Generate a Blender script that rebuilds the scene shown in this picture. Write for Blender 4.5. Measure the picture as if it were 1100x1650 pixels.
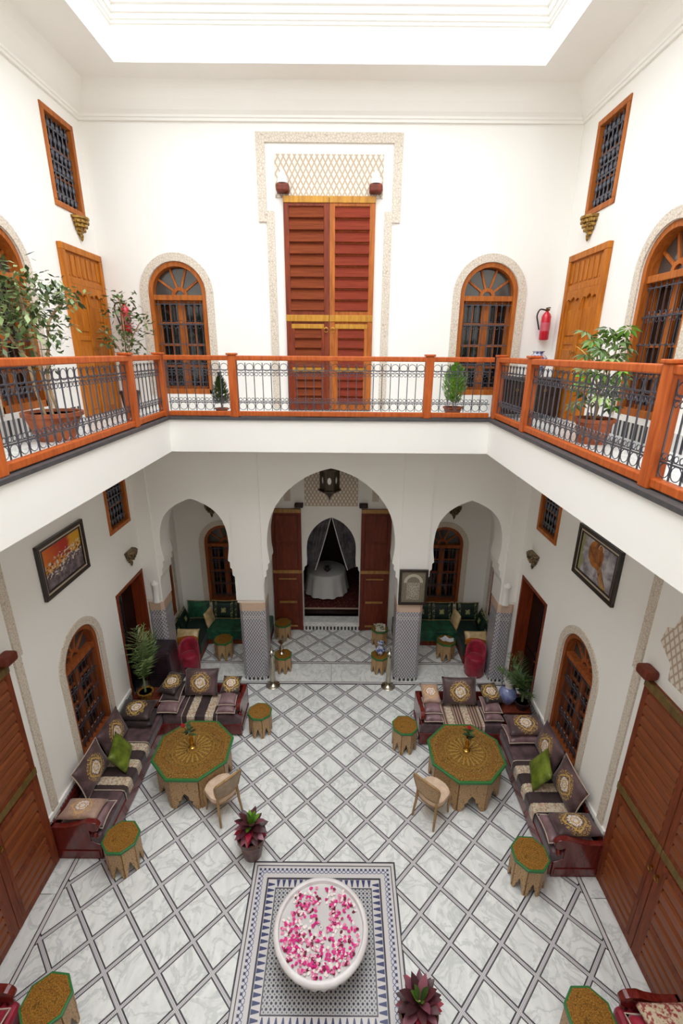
import bpy, bmesh, math, random
from mathutils import Matrix, Vector
from mathutils.geometry import tessellate_polygon
random.seed(7)
PI = math.pi
R = math.radians
scene = bpy.context.scene
for o in list(bpy.data.objects): bpy.data.objects.remove(o)
COL = scene.collection

# ------------------------------------------------------------ camera, sky, exposure
cam_d = bpy.data.cameras.new('camera'); cam = bpy.data.objects.new('camera', cam_d); COL.objects.link(cam)
cam_d.sensor_fit = 'AUTO'; cam_d.sensor_width = 36.0; cam_d.lens = 752.0 / 1650.0 * 36.0
cam_d.clip_start = 0.03; cam_d.clip_end = 200
PITCH = math.atan(259 / 752.0)
cam.matrix_world = Matrix.Translation((0.2, 0.0, 6.75)) @ Matrix.Rotation(PI / 2 - PITCH, 4, 'X') @ Matrix.Rotation(R(0.45), 4, 'Z')
scene.camera = cam
world = bpy.data.worlds.new('overcast_sky'); scene.world = world; world.use_nodes = True
bg = world.node_tree.nodes['Background']; bg.inputs[0].default_value = (0.93, 0.97, 1.0, 1); bg.inputs[1].default_value = 3.1
wn_ = world.node_tree                                   # CIE overcast sky: three times brighter at the zenith than at the horizon
_tc = wn_.nodes.new('ShaderNodeTexCoord'); _sp = wn_.nodes.new('ShaderNodeSeparateXYZ'); wn_.links.new(_tc.outputs['Generated'], _sp.inputs[0])
_ma = wn_.nodes.new('ShaderNodeMath'); _ma.operation = 'MULTIPLY_ADD'; wn_.links.new(_sp.outputs[2], _ma.inputs[0]); _ma.inputs[1].default_value = 2.0 / 3; _ma.inputs[2].default_value = 1.0 / 3
_mx = wn_.nodes.new('ShaderNodeMath'); _mx.operation = 'MAXIMUM'; wn_.links.new(_ma.outputs[0], _mx.inputs[0]); _mx.inputs[1].default_value = 0.3
_ms = wn_.nodes.new('ShaderNodeMath'); _ms.operation = 'MULTIPLY'; wn_.links.new(_mx.outputs[0], _ms.inputs[0]); _ms.inputs[1].default_value = 3.6; wn_.links.new(_ms.outputs[0], bg.inputs[1])
scene.cycles.max_bounces = 24; scene.cycles.diffuse_bounces = 20; scene.cycles.glossy_bounces = 6
vs = scene.view_settings
vs.view_transform = 'Standard'; vs.look = 'None'; vs.gamma = 1.0; vs.use_curve_mapping = False; vs.exposure = 0.80
pl = bpy.data.lights.new('roof_opening_portal', 'AREA'); pl.shape = 'RECTANGLE'; pl.size = 5.7; pl.size_y = 8.3
pl.cycles.is_portal = True
plo = bpy.data.objects.new('roof_opening_portal', pl); COL.objects.link(plo); plo.location = (0, 3.64, 11.4)

# ------------------------------------------------------------ constants of the place
XW, YB, YR, YN = 3.75, 8.42, 10.35, -1.2
ZC, ZS, ZF, ZP = 10.35, 5.25, 5.75, 11.4

# ------------------------------------------------------------ material helpers
def S(r, g, b):
    f = lambda c: (c / 255 / 12.92) if c / 255 <= 0.04045 else ((c / 255 + 0.055) / 1.055) ** 2.4
    return (f(r), f(g), f(b), 1.0)

class V:
    def __init__(s, g, k): s.g, s.k = g, k
    def m(s, op, o=None, p=None):
        n = s.g.nt.nodes.new('ShaderNodeMath'); n.operation = op
        for i, q in enumerate((s, o, p)):
            if q is None: continue
            if isinstance(q, V): s.g.nt.links.new(q.k, n.inputs[i])
            else: n.inputs[i].default_value = q
        return V(s.g, n.outputs[0])
    def __add__(s, o): return s.m('ADD', o)
    __radd__ = __add__
    def __sub__(s, o): return s.m('SUBTRACT', o)
    def __rsub__(s, o): return (-s) + o
    def __mul__(s, o): return s.m('MULTIPLY', o)
    __rmul__ = __mul__
    def __truediv__(s, o): return s.m('DIVIDE', o)
    def __neg__(s): return s.m('MULTIPLY', -1.0)
    def abs(s): return s.m('ABSOLUTE')
    def fr(s): return s.m('FRACT')
    def cell(s): return (s.fr() - 0.5).abs()          # 0.5 on the lattice lines, 0 mid-cell
    def lt(s, o): return s.m('LESS_THAN', o)
    def gt(s, o): return s.m('GREATER_THAN', o)
    def mn(s, o): return s.m('MINIMUM', o)
    def mx(s, o): return s.m('MAXIMUM', o)
    def sin(s): return s.m('SINE')
    def cl(s): return s.mx(0.0).mn(1.0)
    def ss(s, a, b): return ((s - a) * (1.0 / (b - a))).cl()

class G:
    def __init__(s, nt): s.nt = nt
    def xyz(s, kind='Object'):
        if kind == 'World':
            k = s.nt.nodes.new('ShaderNodeNewGeometry').outputs['Position']
        else:
            k = s.nt.nodes.new('ShaderNodeTexCoord').outputs[kind]
        sp = s.nt.nodes.new('ShaderNodeSeparateXYZ'); s.nt.links.new(k, sp.inputs[0])
        return [V(s, sp.outputs[i]) for i in range(3)]
    def vec(s, *a):
        n = s.nt.nodes.new('ShaderNodeCombineXYZ')
        for i, q in enumerate(a):
            if isinstance(q, V): s.nt.links.new(q.k, n.inputs[i])
            else: n.inputs[i].default_value = q
        return n.outputs[0]
    def noise(s, vec, scale=5, detail=3, rough=.55, dist=0):
        n = s.nt.nodes.new('ShaderNodeTexNoise'); n.inputs['Scale'].default_value = scale
        n.inputs['Detail'].default_value = detail; n.inputs['Roughness'].default_value = rough; n.inputs['Distortion'].default_value = dist
        s.nt.links.new(vec, n.inputs['Vector']); return V(s, n.outputs['Fac'])
    def voro(s, vec, scale=10, feature='F1', out='Distance'):
        n = s.nt.nodes.new('ShaderNodeTexVoronoi'); n.feature = feature; n.inputs['Scale'].default_value = scale
        s.nt.links.new(vec, n.inputs['Vector']); return V(s, n.outputs[out])
    def tanu(s):
        n = s.nt.nodes.new('ShaderNodeNewGeometry'); out = []
        for k in ('Position', 'True Normal'):
            sp = s.nt.nodes.new('ShaderNodeSeparateXYZ'); s.nt.links.new(n.outputs[k], sp.inputs[0]); out.append([V(s, sp.outputs[i]) for i in range(3)])
        (x, y, z), (a, b, c) = out
        return y * a - x * b, z
    def rnd(s):
        return V(s, s.nt.nodes.new('ShaderNodeObjectInfo').outputs['Random'])
    def mix(s, f, a, b):
        n = s.nt.nodes.new('ShaderNodeMix'); n.data_type = 'RGBA'
        for i, q in ((0, f), (6, a), (7, b)):
            if isinstance(q, V): s.nt.links.new(q.k, n.inputs[i])
            else: n.inputs[i].default_value = q
        return V(s, n.outputs[2])

def mat(name, col=None, rough=.5, metal=0.0, fn=None, spec=.5, bump=.0, coat=0.0, sheen=0.0):
    m = bpy.data.materials.new(name); m.use_nodes = True
    b = m.node_tree.nodes['Principled BSDF']
    b.inputs['Roughness'].default_value = rough; b.inputs['Metallic'].default_value = metal
    b.inputs['Specular IOR Level'].default_value = spec
    if coat: b.inputs['Coat Weight'].default_value = coat; b.inputs['Coat Roughness'].default_value = .15
    if sheen: b.inputs['Sheen Weight'].default_value = sheen
    if col: b.inputs['Base Color'].default_value = col; m.diffuse_color = col
    if fn:
        g = G(m.node_tree); r = fn(g); c, h = r if isinstance(r, tuple) else (r, None)
        m.node_tree.links.new(c.k, b.inputs['Base Color'])
        if h is not None and bump:
            n = m.node_tree.nodes.new('ShaderNodeBump'); n.inputs['Strength'].default_value = bump; n.inputs['Distance'].default_value = .01
            m.node_tree.links.new(h.k, n.inputs['Height']); m.node_tree.links.new(n.outputs[0], b.inputs['Normal'])
    return m

def wood_fn(c1, c2, sx=14, sy=14, sz=1.6):
    def fn(g):
        x, y, z = g.xyz(); r = g.rnd()
        n = g.noise(g.vec(x * sx + r * 9, y * sy, z * sz + r * 5), 1.6, 4, .6, .6)
        return g.mix(n.ss(.3, .7), c1, c2), n
    return fn
M = {}
def W(key, c1, c2, rough=.5, coat=.0, spec=.3, **k):
    M[key] = mat(key, fn=wood_fn(c1, c2, **k), rough=rough, coat=coat, bump=.12, spec=spec)
W('wood_orange', S(142, 70, 20), S(186, 108, 42))
W('wood_rail', S(154, 66, 20), S(194, 98, 40))
W('wood_golden', S(152, 80, 10), S(194, 116, 26))
W('wood_window', S(118, 54, 20), S(160, 88, 42))
W('wood_red', S(96, 34, 14), S(136, 56, 22))
W('wood_slat', S(88, 32, 10), S(136, 64, 26), rough=.65, spec=.15, sx=1.4, sz=16)
W('wood_redslat', S(98, 30, 16), S(138, 54, 30), rough=.65, spec=.15, sx=1.4, sz=16)
W('wood_brown', S(92, 38, 16), S(134, 62, 28))
W('wood_brownslat', S(98, 46, 18), S(146, 76, 34), rough=.38, spec=.5, sx=1.4, sz=16)
W('wood_dark', S(86, 36, 24), S(122, 54, 36))
W('mahogany', S(80, 20, 16), S(122, 36, 28), rough=.25, coat=.5)
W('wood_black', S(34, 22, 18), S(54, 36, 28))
W('wood_pale', S(140, 108, 70), S(176, 142, 98))
M['brass_band'] = mat('brass_band', fn=wood_fn(S(158, 104, 16), S(196, 142, 40)), rough=.4, metal=.15)
M['brass_aged'] = mat('brass_aged', fn=wood_fn(S(140, 100, 50), S(182, 138, 80)), rough=.4, metal=.2)
M['band_olive'] = mat('band_olive', fn=wood_fn(S(92, 72, 30), S(124, 98, 48)), rough=.4, metal=.15)
M['brass'] = mat('brass', S(190, 148, 70), .25, 1.0)
M['silver'] = mat('silver', S(186, 178, 160), .25, 1.0)
M['iron'] = mat('iron', S(84, 84, 92), .4, .5)
M['plaster'] = mat('plaster', fn=lambda g: (lambda p: g.mix(g.noise(g.vec(*p), 1.3, 3), S(237, 235, 229), S(242, 240, 236)))(g.xyz('World')), rough=.85, spec=.2)
M['glass'] = mat('glass', S(20, 20, 22), .06, 0, spec=.7)
M['glass_fan'] = mat('glass_fan', S(70, 68, 66), .08, 0, spec=.8)
M['slate'] = mat('slate', fn=lambda g: (lambda p: g.mix(g.noise(g.vec(*p), 14, 3), S(48, 46, 48), S(84, 80, 82)))(g.xyz('World')), rough=.6)
def stucco(g):
    x, y, z = g.xyz('World'); v = g.vec(x, y, z)
    d = g.voro(v, 26, 'DISTANCE_TO_EDGE'); n = g.noise(v, 40, 2)
    return g.mix((d * 6.0 + n * .5).ss(.25, .75), S(176, 160, 142), S(214, 204, 190)), d
M['stucco'] = mat('stucco', fn=stucco, rough=.85, bump=.6, spec=.2)
def lace(g):
    u, z = g.tanu()
    a = (u / .085 + z / .15).cell(); b = (u / .085 - z / .15).cell(); e = a.mx(b)
    return g.mix(e.ss(.28, .42), S(226, 218, 206), S(184, 164, 144)), e
M['lace'] = mat('lace', fn=lace, rough=.85, bump=.5, spec=.2)
def marble(g):
    x, y, z = g.xyz('World'); r = g.rnd(); v = g.vec(x + r * 7, y + r * 11, z)
    n = g.noise(v, 2.4, 5, .6, 1.4); w = (n - .5).abs()
    n2 = g.noise(g.vec(x * 3 + r * 5, y * 1.2 + r * 3, z), 3, 4, .6, .8)
    base = g.mix(n2.ss(.35, .7), S(222, 222, 218), S(238, 238, 235))
    return g.mix(w.ss(-.012, .05), S(198, 200, 199), base)
M['marble'] = mat('marble', fn=marble, rough=.22, spec=.5)
def strips(g):
    x, y, z = g.xyz('World'); yy = y - 5.19
    d = (0.5 - ((x + yy) / .62).cell()).mn(0.5 - ((x - yy) / .62).cell()) * .438
    n = ((x + yy) / .022).cell() + ((x - yy) / .022).cell()
    lit = g.mix(n.gt(.62), S(206, 202, 202), S(128, 122, 128))
    return g.mix(d.lt(.019), g.mix(n.gt(.78), S(44, 42, 50), S(140, 136, 140)), lit)
M['strips'] = mat('strips', fn=strips, rough=.4)
M['dark_tile'] = mat('dark_tile', S(54, 50, 60), .35)
M['pale_tile'] = mat('pale_tile', S(206, 200, 198), .35)
M['blue_tile'] = mat('blue_tile', S(52, 58, 100), .3)
def zellige(g):
    u, z = g.tanu()
    a = (u / .058 + z / .094).cell(); b = (u / .058 - z / .094).cell()
    ln = a.mx(b); dot = a.mx(b).lt(.12)
    c = g.mix(ln.gt(.40), S(92, 92, 108), S(226, 222, 222)); c = g.mix(dot, c, S(206, 200, 204))
    band = ((z - 1.53).abs().lt(.008)).mx((z - 1.575).abs().lt(.008))
    return g.mix(band, c, S(196, 192, 190))
M['zellige'] = mat('zellige', fn=zellige, rough=.3)
def teeth(g):
    u, z = g.tanu()
    return g.mix((u / .09).cell().gt(.26), S(40, 42, 50), S(208, 206, 202))
M['teeth'] = mat('teeth', fn=teeth, rough=.35)
def starband(g):
    x, y, z = g.xyz('World'); a = (x / .06).cell(); b = (y / .06).cell()
    d = a + b; dot = d.lt(.30); cr = (a - b).abs().lt(.09)
    c = g.mix(cr, S(202, 200, 206), S(70, 72, 108)); return g.mix(dot, c, S(44, 46, 78))
M['starband'] = mat('starband', fn=starband, rough=.35)
def dots(g):
    x, y, z = g.xyz('World'); a = (x / .05).cell(); b = (y / .05).cell()
    r = (a * a + b * b); c = g.mix(r.lt(.07), S(180, 178, 178), S(44, 46, 62))
    a2 = (x / .05 + .5).cell(); b2 = (y / .05 + .5).cell()
    return g.mix((a2 * a2 + b2 * b2).lt(.03), c, S(96, 96, 100))
M['dots'] = mat('dots', fn=dots, rough=.35)
M['band_beige'] = mat('band_beige', S(206, 178, 156), .6)
def velvet_fn(c1, c2):
    def fn(g):
        x, y, z = g.xyz(); n = g.noise(g.vec(x, y, z), 7, 3); return g.mix(n.ss(.35, .7), c1, c2)
    return fn
M['plum'] = mat('plum', fn=velvet_fn(S(62, 42, 46), S(104, 76, 82)), rough=.55, sheen=.25)
M['plum_dark'] = mat('plum_dark', fn=velvet_fn(S(38, 26, 28), S(62, 44, 46)), rough=.55, sheen=.2)
M['plum_satin'] = mat('plum_satin', fn=velvet_fn(S(104, 76, 80), S(142, 110, 112)), rough=.4, sheen=.2)
M['piping'] = mat('piping', S(196, 176, 160), .6)
M['green_satin'] = mat('green_satin', fn=velvet_fn(S(78, 92, 22), S(128, 142, 52)), rough=.3)
M['green_velvet'] = mat('green_velvet', fn=velvet_fn(S(14, 62, 42), S(32, 104, 72)), rough=.5, sheen=.15)
M['green_deep'] = mat('green_deep', fn=velvet_fn(S(6, 28, 22), S(14, 52, 38)), rough=.5, sheen=.1)
M['gold_satin'] = mat('gold_satin', fn=velvet_fn(S(190, 158, 108), S(226, 202, 156)), rough=.35)
M['red_velvet'] = mat('red_velvet', fn=velvet_fn(S(128, 8, 34), S(172, 22, 56)), rough=.6, sheen=.2)
def emblem_fn(base1, base2, sc=1.0, gold=S(196, 158, 84), flower=S(232, 222, 208), dx=0.0):
    def fn(g):
        x, y, z = g.xyz(); v = g.vec(x, y, z); x = (x - dx) / sc; y = y / sc
        n = g.noise(v, 26, 2); n2 = g.noise(v, 60, 2)
        r = (x * x + y * y).m('SQRT') + (n - .5) * .05; q = x.abs() * .8 + y.abs() * .8
        c = g.mix(g.noise(v, 6, 3).ss(.35, .7), base1, base2)
        fleck = (n2.gt(.54)) * (r.lt(.20)) * (r.gt(.10))
        c = g.mix(fleck, c, gold)
        th = x.m('ARCTAN2', y); rp = (x * x + y * y).m('SQRT') * (1.0 + (th * 4.0).m('COSINE') * -.10)
        c = g.mix((rp - .135 + (n - .5) * .03).abs().lt(.010), c, gold)
        c = g.mix(r.lt(.095), c, g.mix(n2.gt(.56), flower, S(178, 120, 118)))
        c = g.mix(((r - .05).abs().lt(.008)), c, gold)
        return c
    return fn
M['emblem_plum'] = mat('emblem_plum', fn=emblem_fn(S(66, 46, 46), S(104, 78, 80)), rough=.5, sheen=.2)
M['emblem_dark'] = mat('emblem_dark', fn=emblem_fn(S(40, 28, 28), S(62, 46, 44), .9), rough=.5, sheen=.2)
M['emblem_pale'] = mat('emblem_pale', fn=emblem_fn(S(150, 118, 104), S(178, 146, 128), .85, S(204, 160, 110)), rough=.5, sheen=.2)
def crest(g):
    x, y, z = g.xyz(); v = g.vec(x, y, z)
    c = g.mix(g.noise(v, 6, 3).ss(.35, .7), S(6, 26, 20), S(12, 46, 34))
    e = (x.abs().lt(.055)) * (y.abs().lt(.06)) * (g.noise(v, 45, 2).gt(.44))
    c = g.mix(e, c, S(170, 166, 110))
    k = ((x.abs() - .2).abs().lt(.03)) * (g.noise(v, 40, 2).gt(.52))
    return g.mix(k, c, S(150, 150, 110))
M['emblem_green'] = mat('emblem_green', fn=crest, rough=.5)
def throw_fn(per, w, pale=False):
    def fn(g):
        x, y, z = g.xyz(); v = g.vec(x, y, z); n = g.noise(v, 40, 3); n2 = g.noise(v, 90, 2)
        t = (x / per).fr(); d = (t - .5).abs() + (n - .5) * .06
        flo = g.mix(n.ss(.42, .6), S(206, 196, 172), g.mix(n2.gt(.5), S(150, 140, 96), S(190, 130, 120)))
        plum = g.mix(g.noise(v, 7, 3).ss(.35, .7), S(42, 26, 26), S(66, 46, 46)) if not pale else g.mix((x / .05).fr().gt(.5), S(92, 66, 62), S(168, 138, 116))
        return g.mix(d.lt(w), plum, flo)
    return fn
M['throw_stripe'] = mat('throw_stripe', fn=throw_fn(.33, .22), rough=.7, sheen=.2)
M['throw_pale'] = mat('throw_pale', fn=throw_fn(.30, .2, True), rough=.7, sheen=.2)
M['throw_red'] = mat('throw_red', fn=lambda g: (lambda p: g.mix(g.noise(g.vec(*p), 24, 3).ss(.45, .55), S(206, 188, 160), S(150, 60, 60)))(g.xyz()), rough=.7)
def inlay(sc):
    def fn(g):
        x, y, z = g.xyz(); v = g.vec(x, y, z)
        r = (x * x + y * y).m('SQRT') / sc; th = x.m('ARCTAN2', y)
        n = g.noise(v, 34 / sc ** .5, 3); vd = g.voro(v, 22 / sc ** .5, 'DISTANCE_TO_EDGE')
        c = g.mix(n.ss(.35, .65), S(128, 88, 40), S(178, 134, 68)) if sc > .3 else g.mix(n.ss(.35, .65), S(136, 88, 30), S(188, 132, 54))
        c = g.mix(vd.lt(.06), c, S(96, 70, 26))
        ray = ((th * 20.0).sin()).gt(.55); star = ray * r.lt(.48) * r.gt(.20) * (1.0 if sc > .3 else 0.0)
        c = g.mix(star * .75, c, S(196, 158, 76))
        c = g.mix((g.noise(v, 60 / sc ** .5, 2).gt(.62)) * .6, c, S(206, 166, 84))
        ring = ((r - .88).abs().lt(.012)).mx((r - .56).abs().lt(.02)).mx((r - .14).abs().lt(.02)); c = g.mix(ring * .5, c, S(176, 132, 56))
        ros = ((th * 4.0).sin() * .06 + r - .78).abs().lt(.035); return g.mix(ros * .5, c, S(150, 96, 40))
    return fn
M['inlay_table'] = mat('inlay_table', fn=inlay(.58), rough=.3, metal=.35)
M['inlay_stool'] = mat('inlay_stool', fn=inlay(.23), rough=.3, metal=.35)
M['green_edge'] = mat('green_edge', S(40, 108, 52), .4)
def carved(g):
    x, y, z = g.xyz(); v = g.vec(x, y, z); d = g.voro(v, 34, 'DISTANCE_TO_EDGE'); n = g.noise(v, 30, 2)
    return g.mix((d * 5 + n * .5).ss(.25, .7), S(116, 84, 50), S(186, 150, 106)), d
M['carved'] = mat('carved', fn=carved, rough=.5, bump=.5)
M['carved_dark'] = mat('carved_dark', fn=lambda g: (lambda p: g.mix(g.noise(g.vec(*p), 24, 3).ss(.4, .62), S(52, 40, 22), S(132, 108, 72)))(g.xyz()), rough=.5)
M['carved_gold'] = mat('carved_gold', fn=lambda g: (lambda p: g.mix(g.noise(g.vec(*p), 30, 3).ss(.35, .65), S(92, 62, 16), S(186, 142, 56)))(g.xyz()), rough=.4, metal=.3)
M['bronze'] = mat('bronze', fn=wood_fn(S(52, 42, 32), S(84, 68, 50)), rough=.4, metal=.5)
M['terracotta'] = mat('terracotta', fn=velvet_fn(S(132, 66, 36), S(176, 96, 58)), rough=.75)
M['pot_brown'] = mat('pot_brown', fn=velvet_fn(S(72, 44, 38), S(112, 72, 60)), rough=.35)
M['pot_dark'] = mat('pot_dark', S(52, 36, 34), .35)
M['soil'] = mat('soil', S(52, 36, 26), .95)
M['bark'] = mat('bark', fn=velvet_fn(S(140, 112, 80), S(190, 160, 122)), rough=.8)
M['white_ceramic'] = mat('white_ceramic', S(226, 222, 220), .18, coat=.3)
M['basin'] = mat('basin', fn=lambda g: (lambda p: g.mix(g.noise(g.vec(*p), 5, 4).ss(.4, .7), S(222, 214, 212), S(236, 232, 230)))(g.xyz()), rough=.3)
M['water'] = mat('water', S(206, 202, 200), .08, spec=.5)
def bluewhite(g):
    x, y, z = g.xyz(); v = g.vec(x, y, z); n = g.noise(v, 16, 3)
    return g.mix(n.ss(.46, .56), S(72, 86, 140), S(206, 208, 216))
M['blue_white'] = mat('blue_white', fn=bluewhite, rough=.15, coat=.4)
M['blue_glaze'] = mat('blue_glaze', fn=velvet_fn(S(92, 104, 158), S(150, 158, 196)), rough=.12, coat=.5)
M['cloth_white'] = mat('cloth_white', S(214, 212, 212), .8)
M['cloth_cream'] = mat('cloth_cream', fn=velvet_fn(S(196, 164, 138), S(220, 192, 168)), rough=.6)
M['cane'] = mat('cane', fn=velvet_fn(S(150, 128, 102), S(178, 156, 130)), rough=.6)
M['curtain'] = mat('curtain', fn=velvet_fn(S(62, 58, 62), S(104, 98, 102)), rough=.6)
M['paper'] = mat('paper', S(222, 222, 226), .6)
M['magazine'] = mat('magazine', fn=lambda g: (lambda p: g.mix(g.noise(g.vec(*p), 20, 2).gt(.52), S(214, 210, 190), S(120, 116, 92)))(g.xyz()), rough=.4)
M['ext_red'] = mat('ext_red', S(196, 14, 40), .3, coat=.4)
M['black_rubber'] = mat('black_rubber', S(26, 26, 28), .5)
M['label_white'] = mat('label_white', S(190, 84, 96), .5)
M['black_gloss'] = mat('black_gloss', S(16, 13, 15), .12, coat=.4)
M['plum_panel'] = mat('plum_panel', fn=velvet_fn(S(38, 26, 32), S(60, 44, 50)), rough=.3, coat=.2)
def carpet(g):
    x, y, z = g.xyz('World'); v = g.vec(x, y, z); n = g.noise(v, 18, 3); d = g.voro(v, 12)
    c = g.mix(n.ss(.4, .6), S(66, 20, 20), S(112, 42, 32)); return g.mix(d.lt(.22), c, S(150, 110, 76))
M['carpet'] = mat('carpet', fn=carpet, rough=.95)
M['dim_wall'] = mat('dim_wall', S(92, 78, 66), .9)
for k, c in dict(leaf_green=(74, 98, 46), leaf_pale=(128, 146, 92), leaf_bright=(96, 140, 44), leaf_maroon=(74, 34, 40), leaf_red=(150, 28, 52), leaf_orange=(188, 104, 46), leaf_mauve=(124, 70, 82), leaf_dark=(48, 70, 34), leaf_yellow=(176, 168, 70)).items():
    M[k] = mat(k, fn=(lambda c: lambda g: (lambda r: g.mix(r, S(*[v * .78 for v in c]), S(*[min(255, v * 1.2) for v in c])))(g.rnd()))(c), rough=.4)
M['petal_pink'] = mat('petal_pink', S(216, 40, 130), .6); M['petal_white'] = mat('petal_white', S(240, 226, 222), .6)
M['petal_red'] = mat('petal_red', S(112, 10, 46), .6); M['petal_rose'] = mat('petal_rose', S(232, 132, 170), .6)
M['rose_red'] = mat('rose_red', S(160, 14, 24), .5)
M['mat_board'] = mat('mat_board', S(200, 184, 160), .6)
M['frame_black'] = mat('frame_black', S(38, 26, 20), .3, coat=.3)
def village(g):                                       # a loose abstract: warm sky over pale and grey house blocks
    x, y, z = g.xyz(); v = g.vec(x * 1.0, 0.0, z); n = g.noise(v, 5, 4, .6, .8); n2 = g.noise(v, 11, 3)
    sky = g.mix((x + .1 + (n - .5) * .4).ss(-.3, .05), S(214, 110, 34), S(178, 44, 26))
    sky = g.mix((x + (n - .5) * .3).ss(.12, .2), sky, S(214, 156, 34))
    sky = g.mix((z + (n2 - .5) * .2).ss(0.1, -.02), sky, S(216, 146, 44))
    grd = g.mix(n2.ss(.4, .6), S(84, 72, 76), S(134, 118, 124))
    blk = g.voro(g.vec(x * 1.6, 0.0, z), 9, 'F1', 'Color') if False else g.noise(g.vec(x * 1.4, 0.0, z * 2.2), 12, 1)
    hz = (z - x * .12 + (n - .5) * .22)
    c = g.mix(hz.lt(-.02), sky, grd)
    c = g.mix((blk.gt(.56)) * (hz.abs().lt(.12)), c, S(216, 206, 190))
    return g.mix((blk.lt(.40)) * (hz.abs().lt(.1)), c, S(70, 40, 40))
M['village'] = mat('village', fn=village, rough=.5)
def lute(g):                                          # a loose abstract: rounded brown form over a tan strip on grey
    x, y, z = g.xyz(); v = g.vec(x, 0.0, z); n = g.noise(v, 6, 4, .6, .6)
    c = g.mix(n.ss(.35, .65), S(112, 104, 116), S(196, 192, 194))
    c = g.mix((x + .32 + (n - .5) * .3).lt(-.04), c, S(150, 148, 104))
    sx = x * .78 - z * -.62; sz = z * .78 + x * .62
    strip = (sx - (sz * -.25)) 
    u = x - (.06 - (z + .02) * .75); c = g.mix((u.abs().lt(.075)) * (z.lt(.0)), c, g.mix(n.ss(.4, .6), S(190, 148, 88), S(110, 52, 38)))
    a = (x + .04) / .19; b = (z - .1) / .2
    c = g.mix((a * a + b * b + (n - .5) * .5).lt(1.0), c, g.mix(n.ss(.35, .65), S(92, 44, 22), S(188, 118, 44)))
    r = ((x - .06) / .055); q = (z - .22) / .055; d = r * r + q * q
    return g.mix(((d - 1.0).abs().lt(.22)) * (z.gt(.2)), c, S(226, 214, 186))
M['lute'] = mat('lute', fn=lute, rough=.5)
def engraving(g):
    x, y, z = g.xyz(); v = g.vec(x, 0.0, z); n = g.noise(v, 60, 3)
    ar = ((x * x + (z - .1) * (z - .1)).m('SQRT') - .16).abs().lt(.03) * z.gt(.1)
    inn = (x.abs().lt(.13)) * (z.lt(.1)) * (z.gt(-.28))
    c = g.mix(n.ss(.4, .6), S(150, 142, 124), S(104, 98, 84)); c = g.mix(inn, c, g.mix(n.gt(.5), S(190, 184, 168), S(120, 112, 98)))
    core = (x.abs().lt(.06)) * (z.lt(.02)) * (z.gt(-.2)); c = g.mix(core, c, g.mix(n.gt(.48), S(112, 108, 96), S(196, 190, 174)))
    return g.mix(ar, c, S(196, 188, 170))
M['engraving'] = mat('engraving', fn=engraving, rough=.4, metal=.3)

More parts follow.
